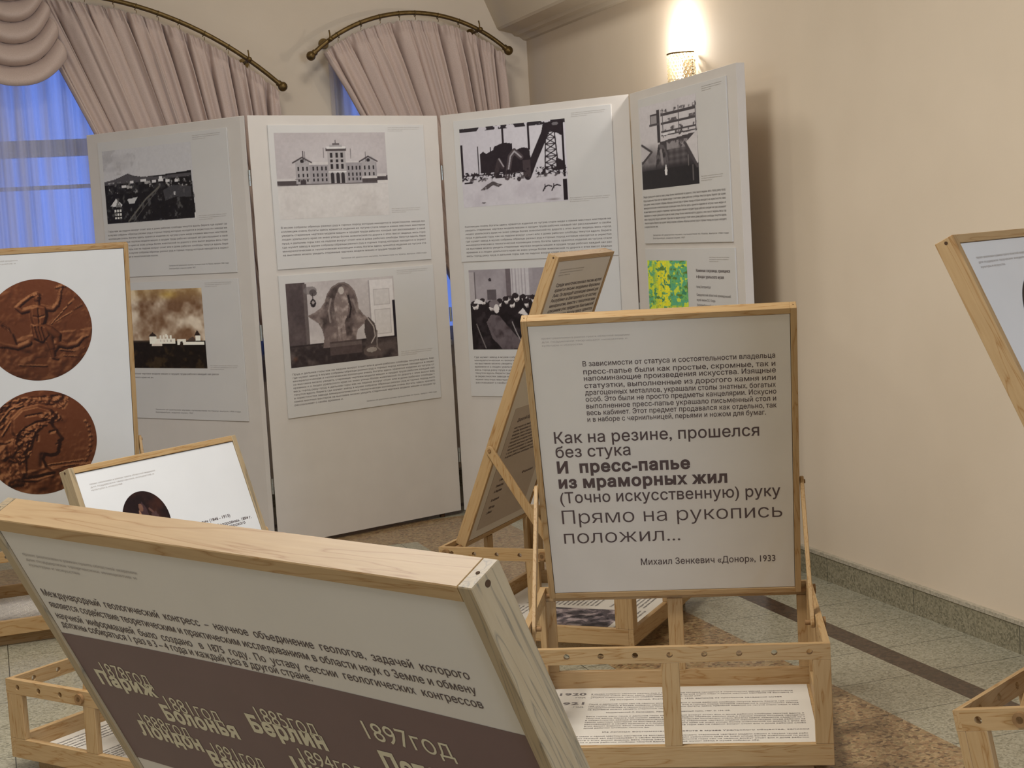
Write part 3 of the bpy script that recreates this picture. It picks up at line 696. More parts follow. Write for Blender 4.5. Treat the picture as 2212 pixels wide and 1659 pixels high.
def pic_factory():
    c = Cv(210, 140, (178, 172, 176)); B = (40, 32, 36)
    c.put(np.clip(1 - np.hypot((c.X - .85), (c.Y - .25) / .6), 0, 1), (196, 192, 194), .6); c.put((c.Y < .045) * (c.noise(9, 4) > .55 - c.X * .1), (30, 24, 28), .9)
    c.rect(0, .66, 1, 1, (182, 176, 178)); c.put(np.clip(c.noise(4, 8) - .45, 0, 1) * (c.Y > .66), (160, 152, 156), 1.4)
    c.rect(.405, .035, .425, .30, B); c.rect(.65, .02, .668, .34, B); c.rect(.165, .24, .175, .58, B); c.rect(.29, .26, .297, .38, B); c.rect(0, .20, .02, .62, B)
    c.poly([(.19, .34), (.22, .31), (.25, .34), (.32, .30), (.33, .26), (.42, .22), (.50, .24), (.505, .34), (.60, .30), (.66, .32), (.68, .60), (.19, .58)], B)
    c.line([(.44, .66), (.48, .40), (.52, .34), (.58, .42)], .035, (70, 60, 62)); c.line([(.44, .66), (.48, .40), (.52, .34), (.58, .42)], .010, (150, 144, 146))
    c.line([(.33, .62), (.37, .44), (.40, .52)], .03, (58, 48, 50)); c.line([(.37, .42), (.41, .52)], .008, (150, 142, 144))
    c.line([(.635, .66), (.70, .46), (.84, .08)], .05, B); c.rect(.595, .46, .665, .67, (64, 54, 56)); c.poly([(.80, .03), (.97, .0), (.985, .22), (.93, .17), (.84, .12), (.78, .14)], B); c.ell(.91, .05, .03, .02, (150, 146, 146), .6)
    for i in range(7):
        y0, y1 = .14 + .075 * i, .215 + .075 * i; w0, w1 = .04 + .003 * i, .043 + .003 * i
        c.line([(.86 - w0, y0), (.86 + w1, y1)], .006, B); c.line([(.86 + w0, y0), (.86 - w1, y1)], .006, B); c.line([(.86 - w0, y0), (.86 + w0, y0)], .005, B)
    c.line([(.82, .13), (.795, .68)], .008, B); c.line([(.90, .13), (.925, .66)], .008, B)
    c.poly([(.905, .46), (.97, .51), (.97, .62), (.90, .62)], B)
    c.put((c.Y > .56) & (c.Y < .66) & (c.noise(24, 31) > .50), B); c.rect(0, .60, .62, .612, B, .8); c.tex((c.Y > .64) & (c.Y < .69), (70, 62, 64), 20, .55, 9, .9, .1)
    c.rect(.965, .02, .985, .70, (34, 26, 30)); c.rect(.955, .73, .995, .99, (34, 26, 30)); c.rect(.02, .68, .1, .70, B)
    c.poly([(.17, .80), (.24, .73), (.30, .69), (.36, .73), (.39, .74), (.35, .77), (.30, .74), (.24, .79)], (74, 66, 66)); c.tex(c.mpoly([(.17, .80), (.30, .69), (.39, .76)]), (150, 144, 146), 20, .55, 5)
    for x in (.81, .89): c.line([(x - .04, .86), (x - .02, .81), (x + .01, .795), (x + .04, .81)], .008, B); c.line([(x - .02, .78), (x - .02, .83)], .006, B)
    c.ell(.55, .69, .02, .03, (60, 52, 54)); c.ell(.86, .97, .08, .02, (70, 60, 60), .5, 1); c.ell(.2, .955, .02, .012, B, .5)
    return c.grain(5)
def pic_audience():
    c = Cv(190, 125, (148, 140, 142)); B = (28, 22, 24)
    c.put(np.clip(c.noise(3, 5) - .4, 0, 1), (122, 114, 116), 1.4); c.rect(0, .03, .055, .60, (160, 152, 152)); c.rect(.05, .03, .062, .5, (96, 88, 90)); c.rect(.40, .0, .58, .33, (176, 170, 170)); c.rect(.36, 0, .41, .33, (100, 90, 92))
    for x in (.42, .45, .48, .51, .54): c.rect(x, 0, x + .008, .32, (150, 142, 144))
    c.rect(.36, .33, .63, .37, (66, 58, 60)); c.rect(.17, .25, .26, .38, (86, 78, 80)); c.ell(.205, .13, .016, .02, (60, 52, 54)); c.rect(.62, 0, 1, .34, (140, 132, 134)); c.rect(.9, .2, .97, .4, (80, 72, 74))
    c.rect(0, .42, 1, 1, B); c.tex(c.Y > .45, (52, 44, 46), 8, .5, 7, .8, .2)
    F = (196, 188, 184)
    for x, y, r in ((.05, .45, .035), (.215, .46, .04), (.30, .42, .032), (.36, .39, .03), (.455, .36, .034), (.53, .37, .03), (.555, .43, .035), (.41, .44, .03), (.62, .38, .03), (.69, .44, .034), (.77, .40, .03), (.84, .46, .034), (.92, .42, .03), (.13, .40, .026)):
        c.ell(x, y + .06, r * 1.9, r * 2.6, (34, 27, 29)); c.ell(x, y, r * .85, r * 1.5, F); c.ell(x - r * .35, y - r * .75, r * .95, r * 1.0, (44, 36, 38)); c.ell(x + .1 * r, y + r * 1.2, r * .4, r * .3, (120, 110, 108))
    c.poly([(.03, .42), (.06, .36), (.12, .39), (.13, .43)], (200, 194, 192)); c.ell(.235, .435, .05, .055, (110, 100, 102)); c.ell(.255, .49, .026, .055, F)
    c.poly([(.15, .66), (.20, .56), (.28, .58), (.36, .72), (.44, .84), (.56, .98), (.30, 1), (.20, .86)], (92, 82, 84)); c.put(c.mpoly([(.15, .66), (.20, .56), (.28, .58), (.44, .84), (.56, .98), (.30, 1)]) * np.clip(c.noise(9, 6) - .5, 0, 1), (60, 50, 52), 3)
    c.poly([(.46, .55), (.51, .49), (.57, .60), (.53, .58)], F); c.line([(.40, .66), (.44, .80), (.47, .88)], .006, (150, 142, 140)); c.line([(.05, .68), (.09, .84), (.13, .98)], .006, (120, 112, 110))
    return c.grain(6)
def pic_workshop():
    c = Cv(150, 150, (186, 180, 180)); B = (24, 19, 22)
    c.tex(c.Y < .2, (170, 164, 164), 6, .5, 2, .5, .3)
    c.put(np.clip((c.Y - .45) / .18, 0, 1) * np.clip(c.noise(5, 5) + .2, 0, 1), (66, 60, 62), 1.0)
    c.rect(.20, .12, .36, .24, (60, 54, 56)); c.rect(.21, .14, .32, .23, (140, 134, 134)); c.rect(.32, .08, .37, .46, (52, 46, 48)); c.rect(.18, .23, .36, .255, (70, 64, 66))
    for y, h in ((.15, .03), (.26, .022), (.36, .02), (.405, .012)): c.rect(.39, y - .02, .99, y - .02 + h, (64, 58, 60)); c.tex((c.X > .39) & (c.Y > y - .06) & (c.Y < y), (70, 64, 66), 18, .58, int(y * 100), .9, .1)
    for x in (.42, .70, .98): c.rect(x, .08, x + .012, .42, (80, 74, 76))
    c.rect(.42, .365, .50, .39, (200, 196, 196)); c.rect(.55, .36, .63, .385, (200, 196, 196)); c.line([(.72, .40), (.76, .33)], .012, (60, 54, 56))
    c.poly([(.36, .46), (.95, .42), (1, .5), (1, .9), (.36, .9)], (58, 52, 54)); c.rect(.48, .47, .84, .56, (150, 144, 144), .8); c.tex((c.X > .42) & (c.Y > .44) & (c.Y < .58), (60, 54, 56), 16, .55, 6, .9)
    c.put(((c.X > .5) & (c.X < .82) & (c.Y > .54) & (c.Y < .76)) * (np.sin(c.X * 60) * .3 + .5 + .3 * np.sin(c.Y * 90)), (110, 104, 104), .6)
    c.poly([(.33, .48), (.42, .50), (.48, .60), (.50, .74), (.45, .90), (.33, .90), (.26, .78), (.28, .62)], (86, 80, 82)); c.tex(c.mpoly([(.33, .48), (.48, .60), (.45, .9), (.26, .78)]), (44, 38, 40), 9, .5, 9); c.line([(.37, .56), (.39, .72)], .02, (130, 124, 124))
    c.rect(0, .78, 1, 1, B); c.put(np.clip((c.Y - .7) / .1, 0, 1), B, .9); c.poly([(0, .44), (.20, .55), (.02, .66), (0, .66)], (176, 170, 170)); c.line([(.02, .46), (.20, .56), (.02, .68)], .014, (60, 54, 56))
    c.poly([(.80, .52), (1, .40), (1, .76), (.98, .78)], (186, 180, 178)); c.line([(.80, .53), (.98, .80)], .02, (64, 58, 60))
    c.poly([(.42, .80), (.45, .72), (.47, .80), (.46, .86), (.43, .86)], (206, 202, 200)); c.rect(.90, .78, .915, .96, (130, 124, 120), .6); c.rect(.83, .66, .845, .78, (140, 134, 130), .6)
    return c.grain(6)
def pic_meadow():
    c = Cv(120, 120, (110, 172, 92)); n = c.noise(10, 4, 3); n2 = c.noise(12, 9, 3)
    c.put(n > .50, (86, 160, 118)); c.put(np.clip(1 - np.abs(c.X - .30) / .22, 0, 1) * (n2 > .40), (226, 210, 22)); c.put((np.abs(c.X - .46) < .10) & (n2 > .42), (222, 214, 40)); c.put((c.X < .14) & (n2 > .5), (196, 206, 40)); c.put((n2 > .63), (196, 208, 60)); c.put(n < .34, (60, 130, 96)); c.put((n2 < .32), (92, 120, 40))
    c.tex(c.Y > .8, (214, 204, 40), 8, .5, 3, .7)
    return c.grain(10)
def pic_rubble():
    c = Cv(120, 90, (70, 62, 64)); n = c.noise(7, 3)
    c.put(n > .55, (112, 100, 100)); c.put(n > .66, (150, 136, 132)); c.put(n < .40, (36, 30, 34)); c.line([(.3, .5), (.5, .46), (.62, .6)], .02, (150, 134, 134), .6)
    return c.grain(14, 16)
def medal(base=(96, 56, 36)):
    c = Cv(240, 240, base); n = c.noise(3, 5)
    c.put(np.clip(n - .4, 0, 1), (124, 76, 48), 1.4); c.put(np.clip(c.Y - .55, 0, 1), (64, 34, 26), 1.0); return c
class Relief:
    """a struck medal: heights are sketched, then pictured as bronze photographed under a lamp"""
    def __init__(s, seed): s.c = Cv(260, 260, (0, 0, 0)); s.H = (s.c.noise(5, seed) - .5) * .020 + (s.c.noise(22, seed + 1, 2) - .5) * .006
    def blur(s, A, n):
        for _ in range(n):
            A = np.pad(A, 1, mode='edge'); A = (A[:-2, 1:-1] + A[2:, 1:-1] + A[1:-1, :-2] + A[1:-1, 2:] + 2 * A[1:-1, 1:-1]) / 6
        return A
    def cap(s, P, w0, w1=None, h=1.0):
        w1 = w0 if w1 is None else w1; L = max(len(P) - 1, 1)
        for i, ((x1, y1), (x2, y2)) in enumerate(zip(P[:-1], P[1:])):
            dx, dy = x2 - x1, y2 - y1; t = np.clip(((s.c.X - x1) * dx + (s.c.Y - y1) * dy) / (dx * dx + dy * dy + 1e-9), 0, 1)
            d = np.hypot(s.c.X - x1 - t * dx, s.c.Y - y1 - t * dy); w = w0 + (w1 - w0) * (i + t) / L
            s.H = np.maximum(s.H, np.where(d < w, h * w * np.sqrt(np.clip(1 - (d / w) ** 2, 0, 1)) + .010, -1))
        return s
    def ell(s, x, y, rx, ry, h=1.0):
        d = np.hypot((s.c.X - x) / rx, (s.c.Y - y) / ry); s.H = np.maximum(s.H, np.where(d < 1, h * min(rx, ry) * np.sqrt(np.clip(1 - d * d, 0, 1)) + .008, -1)); return s
    def poly(s, P, h, soft=5):
        m = s.blur(s.c.mpoly(P).astype(float), soft); s.H = np.maximum(s.H, m * h); return s
    def rough(s, P, amp, sc, seed):
        m = s.blur(s.c.mpoly(P).astype(float), 4); s.H = s.H + m * (s.c.noise(sc, seed, 3) - .45) * amp; return s
    def cut(s, P, w, dpt):
        for (x1, y1), (x2, y2) in zip(P[:-1], P[1:]):
            dx, dy = x2 - x1, y2 - y1; t = np.clip(((s.c.X - x1) * dx + (s.c.Y - y1) * dy) / (dx * dx + dy * dy + 1e-9), 0, 1)
            d = np.hypot(s.c.X - x1 - t * dx, s.c.Y - y1 - t * dy); s.H = s.H - dpt * np.exp(-(d / w) ** 2)
        return s
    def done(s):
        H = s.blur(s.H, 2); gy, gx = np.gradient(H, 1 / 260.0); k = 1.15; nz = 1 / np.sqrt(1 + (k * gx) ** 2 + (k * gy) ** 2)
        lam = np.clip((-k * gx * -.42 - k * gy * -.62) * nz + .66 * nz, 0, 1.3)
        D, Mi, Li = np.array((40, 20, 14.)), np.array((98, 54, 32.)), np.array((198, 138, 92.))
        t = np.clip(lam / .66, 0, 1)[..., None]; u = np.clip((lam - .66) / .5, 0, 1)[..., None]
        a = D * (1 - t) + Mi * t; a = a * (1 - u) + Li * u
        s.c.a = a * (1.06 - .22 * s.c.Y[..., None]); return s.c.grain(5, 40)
def pic_medal_figure():
    r = Relief(5)
    r.rough([(0, .56), (1, .52), (1, 1), (0, 1)], .05, 7, 12).cap([(.0, .32), (.12, .36), (.22, .46), (.27, .60)], .008).cap([(.62, .45), (.86, .20)], .0025).cap([(.66, .43), (.92, .28)], .002)
    r.poly([(.0, .44), (.14, .42), (.26, .52), (.30, .66), (.10, .64), (0, .60)], .03).ell(.12, .44, .05, .045, .5)
    r.cap([(.06, .56), (.18, .62), (.30, .655), (.40, .62)], .022, .028)                       # winged companion below
    r.cap([(.455, .285), (.36, .305), (.315, .265)], .026, .020).cap([(.315, .265), (.37, .215), (.445, .165)], .019, .014)
    r.cap([(.56, .29), (.645, .305), (.69, .26)], .025, .019).cap([(.69, .26), (.715, .20), (.722, .145)], .017, .012)
    r.poly([(.435, .275), (.505, .255), (.58, .275), (.585, .36), (.555, .45), (.455, .455), (.435, .36)], .055, 8)
    r.ell(.475, .325, .040, .030, .6).ell(.545, .325, .038, .030, .6).cut([(.51, .29), (.512, .44)], .006, .016).cut([(.46, .36), (.51, .375), (.56, .36)], .006, .010)
    r.cap([(.505, .22), (.505, .27)], .020).ell(.505, .185, .030, .044, 1.2).ell(.500, .155, .038, .026, 1.1).rough([(.46, .125), (.55, .125), (.55, .165), (.46, .17)], .05, 30, 3).cut([(.517, .185), (.525, .187)], .004, .012).cut([(.508, .212), (.524, .212)], .003, .010)
    r.cap([(.725, .14), (.735, .11)], .010).cap([(.69, .098), (.775, .085)], .009).cap([(.715, .09), (.75, .08)], .012)
    r.cap([(.49, .46), (.60, .51), (.67, .57)], .050, .038).cap([(.67, .57), (.665, .66), (.64, .70)], .036, .022)
    r.cap([(.50, .50), (.585, .58), (.615, .68)], .048, .034).cap([(.615, .68), (.62, .78)], .030, .018).cap([(.62, .78), (.66, .80)], .016, .010)
    r.cap([(.655, .64), (.76, .68), (.85, .665)], .032, .024).cap([(.85, .665), (.91, .605), (.965, .59)], .022, .010)
    r.poly([(.44, .44), (.57, .47), (.60, .56), (.53, .63), (.45, .58)], .060, 5).cut([(.47, .47), (.50, .60)], .006, .02).cut([(.53, .48), (.56, .61)], .006, .02).cut([(.50, .47), (.53, .62)], .005, .015)
    r.cap([(.69, .71), (.82, .735), (.92, .71)], .007, .004).cap([(.72, .77), (.86, .79), (.94, .76)], .006, .004).cap([(.30, .83), (.55, .86)], .006)
    return r.done()
def pic_medal_head():
    r = Relief(8)
    face = [(.40, .24), (.52, .20), (.60, .22), (.625, .28), (.605, .325), (.618, .36), (.640, .385), (.652, .42), (.690, .478), (.682, .492), (.660, .494), (.664, .515), (.672, .528), (.655, .540), (.662, .556), (.648, .572), (.652, .60), (.625, .625), (.57, .63), (.525, .61), (.505, .66), (.53, .74), (.60, .80), (.30, .84), (.29, .64), (.27, .48), (.30, .34)]
    r.poly(face, .075, 9); r.ell(.56, .50, .085, .095, .35)
    r.cap([(.648, .42), (.684, .478)], .013, .014).cap([(.625, .375), (.585, .378), (.55, .395)], .011, .008).cut([(.585, .408), (.628, .400)], .009, .030).ell(.606, .408, .013, .009, .9).cut([(.636, .527), (.668, .526)], .006, .02).cut([(.655, .50), (.67, .497)], .006, .016).ell(.635, .595, .022, .02, .5)
    r.ell(.475, .455, .026, .042, .7).cut([(.475, .43), (.47, .475)], .008, .02).cut([(.50, .62), (.49, .72)], .02, .02)
    cap_ = [(.25, .37), (.26, .25), (.35, .165), (.49, .145), (.60, .19), (.655, .265), (.60, .295), (.47, .30), (.35, .36), (.28, .43)]
    r.poly(cap_, .105, 7); r.cap([(.27, .42), (.33, .32), (.46, .275), (.64, .27)], .014, .012, 1.0); r.cap([(.37, .215), (.45, .195), (.53, .205)], .010).cut([(.38, .235), (.52, .222)], .006, .02)
    r.rough([(.48, .22), (.66, .22), (.70, .30), (.56, .32)], .10, 26, 4)
    hair = [(.27, .42), (.36, .34), (.50, .31), (.56, .335), (.46, .40), (.43, .47), (.40, .60), (.30, .70), (.24, .58)]
    r.poly(hair, .085, 5); r.rough(hair, .13, 20, 33)
    r.rough([(.0, .58), (.25, .44), (.36, .62), (.34, .90), (.05, .88)], .11, 11, 21); r.cap([(.04, .48), (.12, .455), (.18, .47), (.26, .45)], .012, .009); r.cap([(.02, .60), (.14, .58), (.26, .66)], .014, .010)
    r.rough([(.05, .30), (.2, .06), (.8, .06), (.72, .20), (.5, .11), (.28, .16), (.16, .34)], .11, 18, 8); r.cap([(.14, .28), (.24, .16), (.36, .105)], .010, .007); r.cap([(.16, .40), (.24, .28), (.34, .20)], .007)
    r.rough([(0, .78), (1, .74), (1, 1), (0, 1)], .07, 7, 14); r.cap([(.30, .84), (.44, .86), (.58, .83)], .014); r.cap([(.55, .72), (.9, .705)], .004).cap([(.58, .75), (.94, .74)], .004)
    for i in range(9):
        a = -.38 + i * .11; x, y = .5 + .445 * math.cos(a), .5 + .445 * math.sin(a); r.cap([(x - .013, y), (x + .013, y)], .0045); r.cap([(x, y - .010), (x, y + .010)], .0045)
    return r.done()
def pic_dark_medal(pale=False):
    c = medal((44, 30, 32) if not pale else (46, 42, 44)); c.a *= np.array((.62, .52, .56)); H = (150, 110, 84)
    c.poly([(.36, .40), (.42, .25), (.50, .18), (.56, .30), (.58, .50), (.62, .75), (.36, .75)], (58, 40, 42)); c.ell(.45, .27, .045, .07, (104, 72, 58)); c.line([(.40, .32), (.37, .50)], .012, H); c.line([(.41, .34), (.42, .52)], .010, H)
    c.line([(.62, .32), (.70, .42), (.74, .50)], .020, (86, 58, 50)); c.ell(.40, .42, .02, .03, (20, 14, 16)); c.poly([(.62, .40), (.74, .38), (.80, .55), (.66, .55)], (70, 48, 46)); c.rect(.40, .46, .44, .56, (170, 140, 110))
    return c.grain(6)
# ------------------------------------------------------------------ pine display stands
def make_stand(name, label, loc, yaw, W, D, H, Bw, Bh, th, yh, zb, arm_y, tip=0.0, sd=0.0886, k=1.0, board_mat=PAPER, foot=0.0, stile=None):
    """crate W x D x H with a framed board pivoting at depth yh; local x right, y away from the reader, z up"""
    t = thing(name, label, 'display stand', loc, (-tip, 0, yaw), 'pine display stands in the hall')
    rh, tk, b0, bh, pw, T, bw = 0.0413 * k, 0.018 * k, 0.0452 * k, 0.057 * k, 0.0455 * k, 0.0405 * k, 0.0172 * k
    s = sd * k; zh = H - rh / 2
    nW = int((W - 0.092 * k) / s + 1e-6) + 1; mW = (W - (nW - 1) * s) / 2
    nD = int((D - 0.055 * k - 0.046 * k) / s + 1e-6) + 1
    hw = [mW + i * s for i in range(nW)]; hd = [D - 0.0496 * k - i * s for i in range(nD)]
    r = 0.0079 * k
    rail_mb(W, rh, tk, hw, r).build('top_rail', WOODX, t, (-W / 2, 0, H - rh))
    rail_mb(W, rh, tk * 0.75, hw, r).build('top_rail', WOODX, t, (-W / 2, D - tk * 0.75, H - rh))
    hs = [h - tk for h in hd if tk + rh / 2 < h < D - tk - rh / 2]
    for sx in (-1, 1):
        x0 = -W / 2 if sx < 0 else W / 2 - tk
        o = rail_mb(D - tk * 1.75, rh, tk, hs, r).build('top_rail', WOODX, t, (x0 + tk, tk, H - rh), (0, 0, PI / 2))
    for y in (0, D - tk):
        mb = MB(); mb.box(-W / 2, W / 2, y, y + tk, b0, b0 + bh); mb.build('bottom_rail', WOODX, t, bevel=0.0012)
    for x in (-W / 2, W / 2 - tk):
        mb = MB(); mb.box(x, x + tk, tk, D - tk, b0, b0 + bh); mb.build('bottom_rail', WOODY, t, bevel=0.0012)
    zp0, zp1 = b0 + bh, H - rh
    for sx in (-1, 1):
        for y0, y1 in ((0, 1), (1, 0)):
            mb = MB(); xo = sx * W / 2; xi = sx * (W / 2 - pw); yo = y0 * D; d = 1 if y0 == 0 else -1
            xs = sorted((xo, xi)); ys = sorted((yo, yo + d * tk)); mb.box(xs[0], xs[1], ys[0], ys[1], zp0, zp1)
            xs = sorted((xo, sx * (W / 2 - tk))); ys = sorted((yo + d * tk, yo + d * (tk + pw))); mb.box(xs[0], xs[1], ys[0], ys[1], zp0, zp1)
            mb.build('post', WOODZ, t, bevel=0.0012)
    for y in (0, D - tk):
        mb = MB(); mb.box(-pw / 2, pw / 2, y, y + tk, zp0, zp1); mb.build('post', WOODZ, t, bevel=0.0012)
    for x in (-W / 2, W / 2 - tk):
        mb = MB(); mb.box(x, x + tk, D / 2 - pw / 2, D / 2 + pw / 2, zp0, zp1); mb.build('post', WOODZ, t, bevel=0.0012)
    mb = MB(); mb.box(-W / 2 + tk, W / 2 - tk, tk, D - tk, b0, b0 + 0.006); mb.build('tray', WOODX, t)
    mb = MB(); mb.box(-W / 2 + 0.05, W / 2 - 0.05, 0.05, D - 0.05, -0.0 if not foot else 0.0, b0); mb.build('plinth', WOODX, t)
    if foot:
        mb = MB(); mb.box(-W / 2 + 0.05, W / 2 - 0.05, 0.03, 0.08, -foot, 0.0); mb.build('prop_block', WOODX, t)
    # the board
    L, R = (0, yh, zb), (-th, 0, 0)
    for sx in (-1, 1):
        x0, x1 = sorted((sx * Bw / 2, sx * (Bw / 2 - bw)))
        mb = MB(); mb.box(x0, x1, 0, T, 0, Bh); mb.build('frame_stile', stile or WOODZ, t, L, R, bevel=0.001)
    for z in (0, Bh - bw):
        mb = MB(); mb.box(-Bw / 2 + bw, Bw / 2 - bw, 0, T, z, z + bw); mb.build('frame_rail', WOODX, t, L, R, bevel=0.001)
    for sx in (-1, 1):          # sunk screw heads at the corners
        mb = MB(); mb.cyl((sx * Bw / 2, T * 0.45, Bh - bw / 2), (sx * (Bw / 2 + 0.0006), T * 0.45, Bh - bw / 2), 0.0034 * k, 12)
        mb.cyl((sx * (Bw / 2 - bw / 2), T * 0.5, Bh), (sx * (Bw / 2 - bw / 2), T * 0.5, Bh + 0.0005), 0.0020 * k, 10)
        mb.build('screw_recess', HOLE, t, L, R)
    mb = MB(); g = bw + 0.0016
    mb.box(-Bw / 2 + g, Bw / 2 - g, 0.003, 0.008, g, Bh - g); p = mb.build('printed_panel', board_mat, t, L, R)
    mb = MB(); mb.box(-Bw / 2 + bw, Bw / 2 - bw, 0.016, 0.020, bw, Bh - bw); mb.build('backing_board', HARDBOARD, t, L, R)
    # arms and pegs
    hb = 0.37 * k
    py, pz = yh + hb * math.sin(th) + T / 2 * math.cos(th), zb + hb * math.cos(th) - T / 2 * math.sin(th)
    for sx in (-1, 1):
        xa = sx * (Bw / 2 + 0.0075 * k); A = Vector((0, py, pz)); B = Vector((0, arm_y, zh)); d = (A - B).normalized(); q = Vector((0, d.z, -d.y)); w = 0.0155 * k; th_ = 0.0055 * k
        pts = []
        for c, s0 in ((A, 0), (B, PI)):
            for i in range(9):
                a = s0 + PI * i / 8; pts.append(c + q * w * math.cos(a) + d * w * math.sin(a))
        mb = MB(); n = len(pts)
        mb.add([Vector((xa - th_, p_.y, p_.z)) for p_ in pts] + [Vector((xa + th_, p_.y, p_.z)) for p_ in pts],
               [(i, n + i, n + (i + 1) % n, (i + 1) % n) for i in range(n)] + [tuple(range(n)), tuple(range(2 * n - 1, n - 1, -1))])
        mb.build('support_arm', WOODZ, t, bevel=0.0015)
        for (y_, z_, x_in) in ((arm_y, zh, xa - sx * 0.02), (yh + (T / 2) * math.cos(th) , zh, sx * (Bw / 2 - 0.005))):
            mb = MB(); xo = sx * (W / 2 + 0.010 * k); mb.cyl((x_in, y_, z_), (xo, y_, z_), 0.0072 * k, 14); mb.cyl((sx * (W / 2 + 0.0005), y_, z_), (xo, y_, z_), 0.0150 * k, 20)
            mb.build('peg', PEGM, t)
        mb = MB(); mb.cyl((xa + sx * th_, py, pz), (xa + sx * (th_ + 0.004), py, pz), 0.006 * k, 12); mb.build('peg', PEGM, t)
    return t, p
def at(loc, yaw, x, y, z):
    return Vector(loc) + Matrix.Rotation(yaw, 3, 'Z') @ Vector((x, y, z))
def sheet(label, loc, yaw, W, D, draw):
    def flush(T):
        if T.v:
            me = T.build('printed_text', INKM, o); me.rotation_euler = (-PI / 2, 0, 0); me.location = (0, 0, 0.0016)
        T.v, T.f, T.n = [], [], 0
    """a printed sheet lying in the bottom of a stand"""
    mb = MB(); mb.box(-W / 2, W / 2, 0, D, 0, 0.0012)
    o = mb.build('printed_sheet', SHEETM, None, at(loc, yaw, 0, 0.021, 0.0520), (0, 0, yaw)); tag(o, label, 'printed sheet', 'printed sheets lying in the stands')
    T = Text(0); draw(T, o, flush); flush(T)
    return o

# --- the stand in the middle, with the poem
L3 = (0.3636, 3.882, 0); Y3 = -0.1278; TH3 = -0.3793
t3, p3 = make_stand('display_stand', 'pine stand with the framed poem board signed 1933, in the middle foreground', L3, Y3, 0.8138, 0.705, 0.364, 0.7485, 0.9273, TH3, 0.6549, 0.3391, 0.655 - 0.365)
T = Text(0.0026)
for txt, z, e in (('В зависимости от статуса и состоятельности владельца', .779, .314), ('пресс-папье были как простые, скромные, так и', .754, .314), ('напоминающие произведения искусства. Изящные', .7335, .315), ('статуэтки, выполненные из дорогого камня или', .7105, .314), ('драгоценных металлов, украшали столы знатных, богатых', .6885, .314), ('особ. Это были не просто предметы канцелярии. Искусно', .6675, .315), ('выполненное пресс-папье украшало письменный стол и', .6455, .314), ('весь кабинет. Этот предмет продавался как отдельно, так', .624, .315), ('и в наборе с чернильницей, перьями и ножом для бумаг.', .6025, .285)):
    T.line(txt, -.2135, e, z, .0160, .010)
T.build('printed_paragraph', INK, p3)
for txt, e, z, c, w in (('Как на резине, прошелся', .265, .536, .0375, .010), ('без стука', -.099, .489, .0375, .010), ('И  пресс-папье', .068, .4375, .0375, .042), ('из мраморных жил', .171, .3865, .0375, .042),
        ('(Точно искусственную) руку', .320, .335, .0375, .010), ('Прямо на рукопись', .324, .263, .0475, -.006), ('положил...', .028, .194, .0475, -.006)):
    Text(0.0026).line(txt, -.313, e, z, c, w).build('printed_verse_line', INK, p3)
T = Text(0.0026)
T.line('Михаил Зенкевич «Донор», 1933', -.092, .301, .111, .0225, .010).build('printed_credit', INK, p3)
T = Text(0.0026); header(T, -.321, -.078, .868, .011, .0052); T.build('printed_heading', INKG, p3)
def d3(T, o, flush):
    for y, txts in ((.585, '1920'), (.495, '1921')): T.line(txts, -.355, -.275, y, .024, .03)
    T.line('год', -.305, -.275, .558, .012); T.line('год', -.305, -.275, .468, .012)
    flush(T); block(T, 3, -.26, .335, .590, .017, .0085, 105, 2, .55, .012); T.line('Из истории города, Екатеринбург, 1920, выписка из протокола заседания музея', -.20, .30, .532, .009, .02)
    flush(T); block(T, 4, -.26, .345, .492, .017, .0085, 105, 6, .45, .012); T.line('Модзалевский Л. Календарь. Ленинград: Каменный пояс, 1987. С. 154-155.', -.205, .15, .412, .009, .02)
    flush(T); block(T, 7, -.26, .355, .378, .017, .0085, 105, 11, .3, .012); T.line('Из личных воспоминаний о работе в музее Уральского общества, записки', -.205, .36, .240, .009, .02)
    flush(T); block(T, 4, -.30, .355, .206, .017, .0085, 112, 19, .8, .012); T.line('Газета «Уральский рабочий», 1922. № 45', -.205, .05, .120, .009, .02); block(T, 3, -.30, .34, .09, .017, .0085, 112, 23, .6, .012)
sheet('white printed sheet with dated paragraphs lying in the crate under the poem board', L3, Y3, .76, .655, d3)

# --- the stand right behind it, turned to the right, with a letter
L2 = (0.5168, 5.4288, 0); Y2 = 1.1684
t2, p2 = make_stand('display_stand', 'pine stand turned side-on behind the poem board, carrying a framed typed letter', L2, Y2, 0.8138, 0.7037, 0.364, 0.5805, 1.0937, -0.391, 0.6555, 0.3391, 0.7037 - 0.0496 - 4 * 0.0856, sd=0.0856)
mb = MB(); mb.box(-.2215, .205, .0018, .0030, .05, .525); mb.build('scanned_letter', TAUPE, p2)
T = Text(0.0026)
ls = ['Среди многочисленных писем музея', 'хранится письмо академика Ферсмана', 'Льва. Он передаёт коллекцию камней для', 'Республики за благодарность по составу', 'минералогии, вместе с геологическим', 'описанием этих предметов Кыштымской']
for i, l in enumerate(ls): T.line(l, -.218, .250, .981 - .0193 * i, .0125, .02)
for i in range(12): T.line(filler(38, i + 3), -.218, .25, .981 - .0193 * (6 + i), .0125, .02)
T.build('printed_text', INK, p2); T = Text(0.0014)
T.line('Дорогой Юрий', -.168, -.02, .468, .013, .025)
for i in range(9): T.line(filler(34, 40 + i), -.174, .17, .440 - .0143 * i, .0085, .02)
T.build('printed_text', INK, p2); T = Text(0.0014)
for a, b, c, l in ((.063, .171, .225, 'Ферсман'), (-.157, -.09, .233, 'С приветом'), (-.170, -.10, .210, 'Ленинград'), (-.172, -.10, .188, 'А. Ферсман'), (-.174, -.10, .154, '30 апреля'), (-.174, -.12, .125, '1930 года'), (-.18, -.13, .105, 'г. Миасс')): T.line(l, a, b, c, .010, .03)
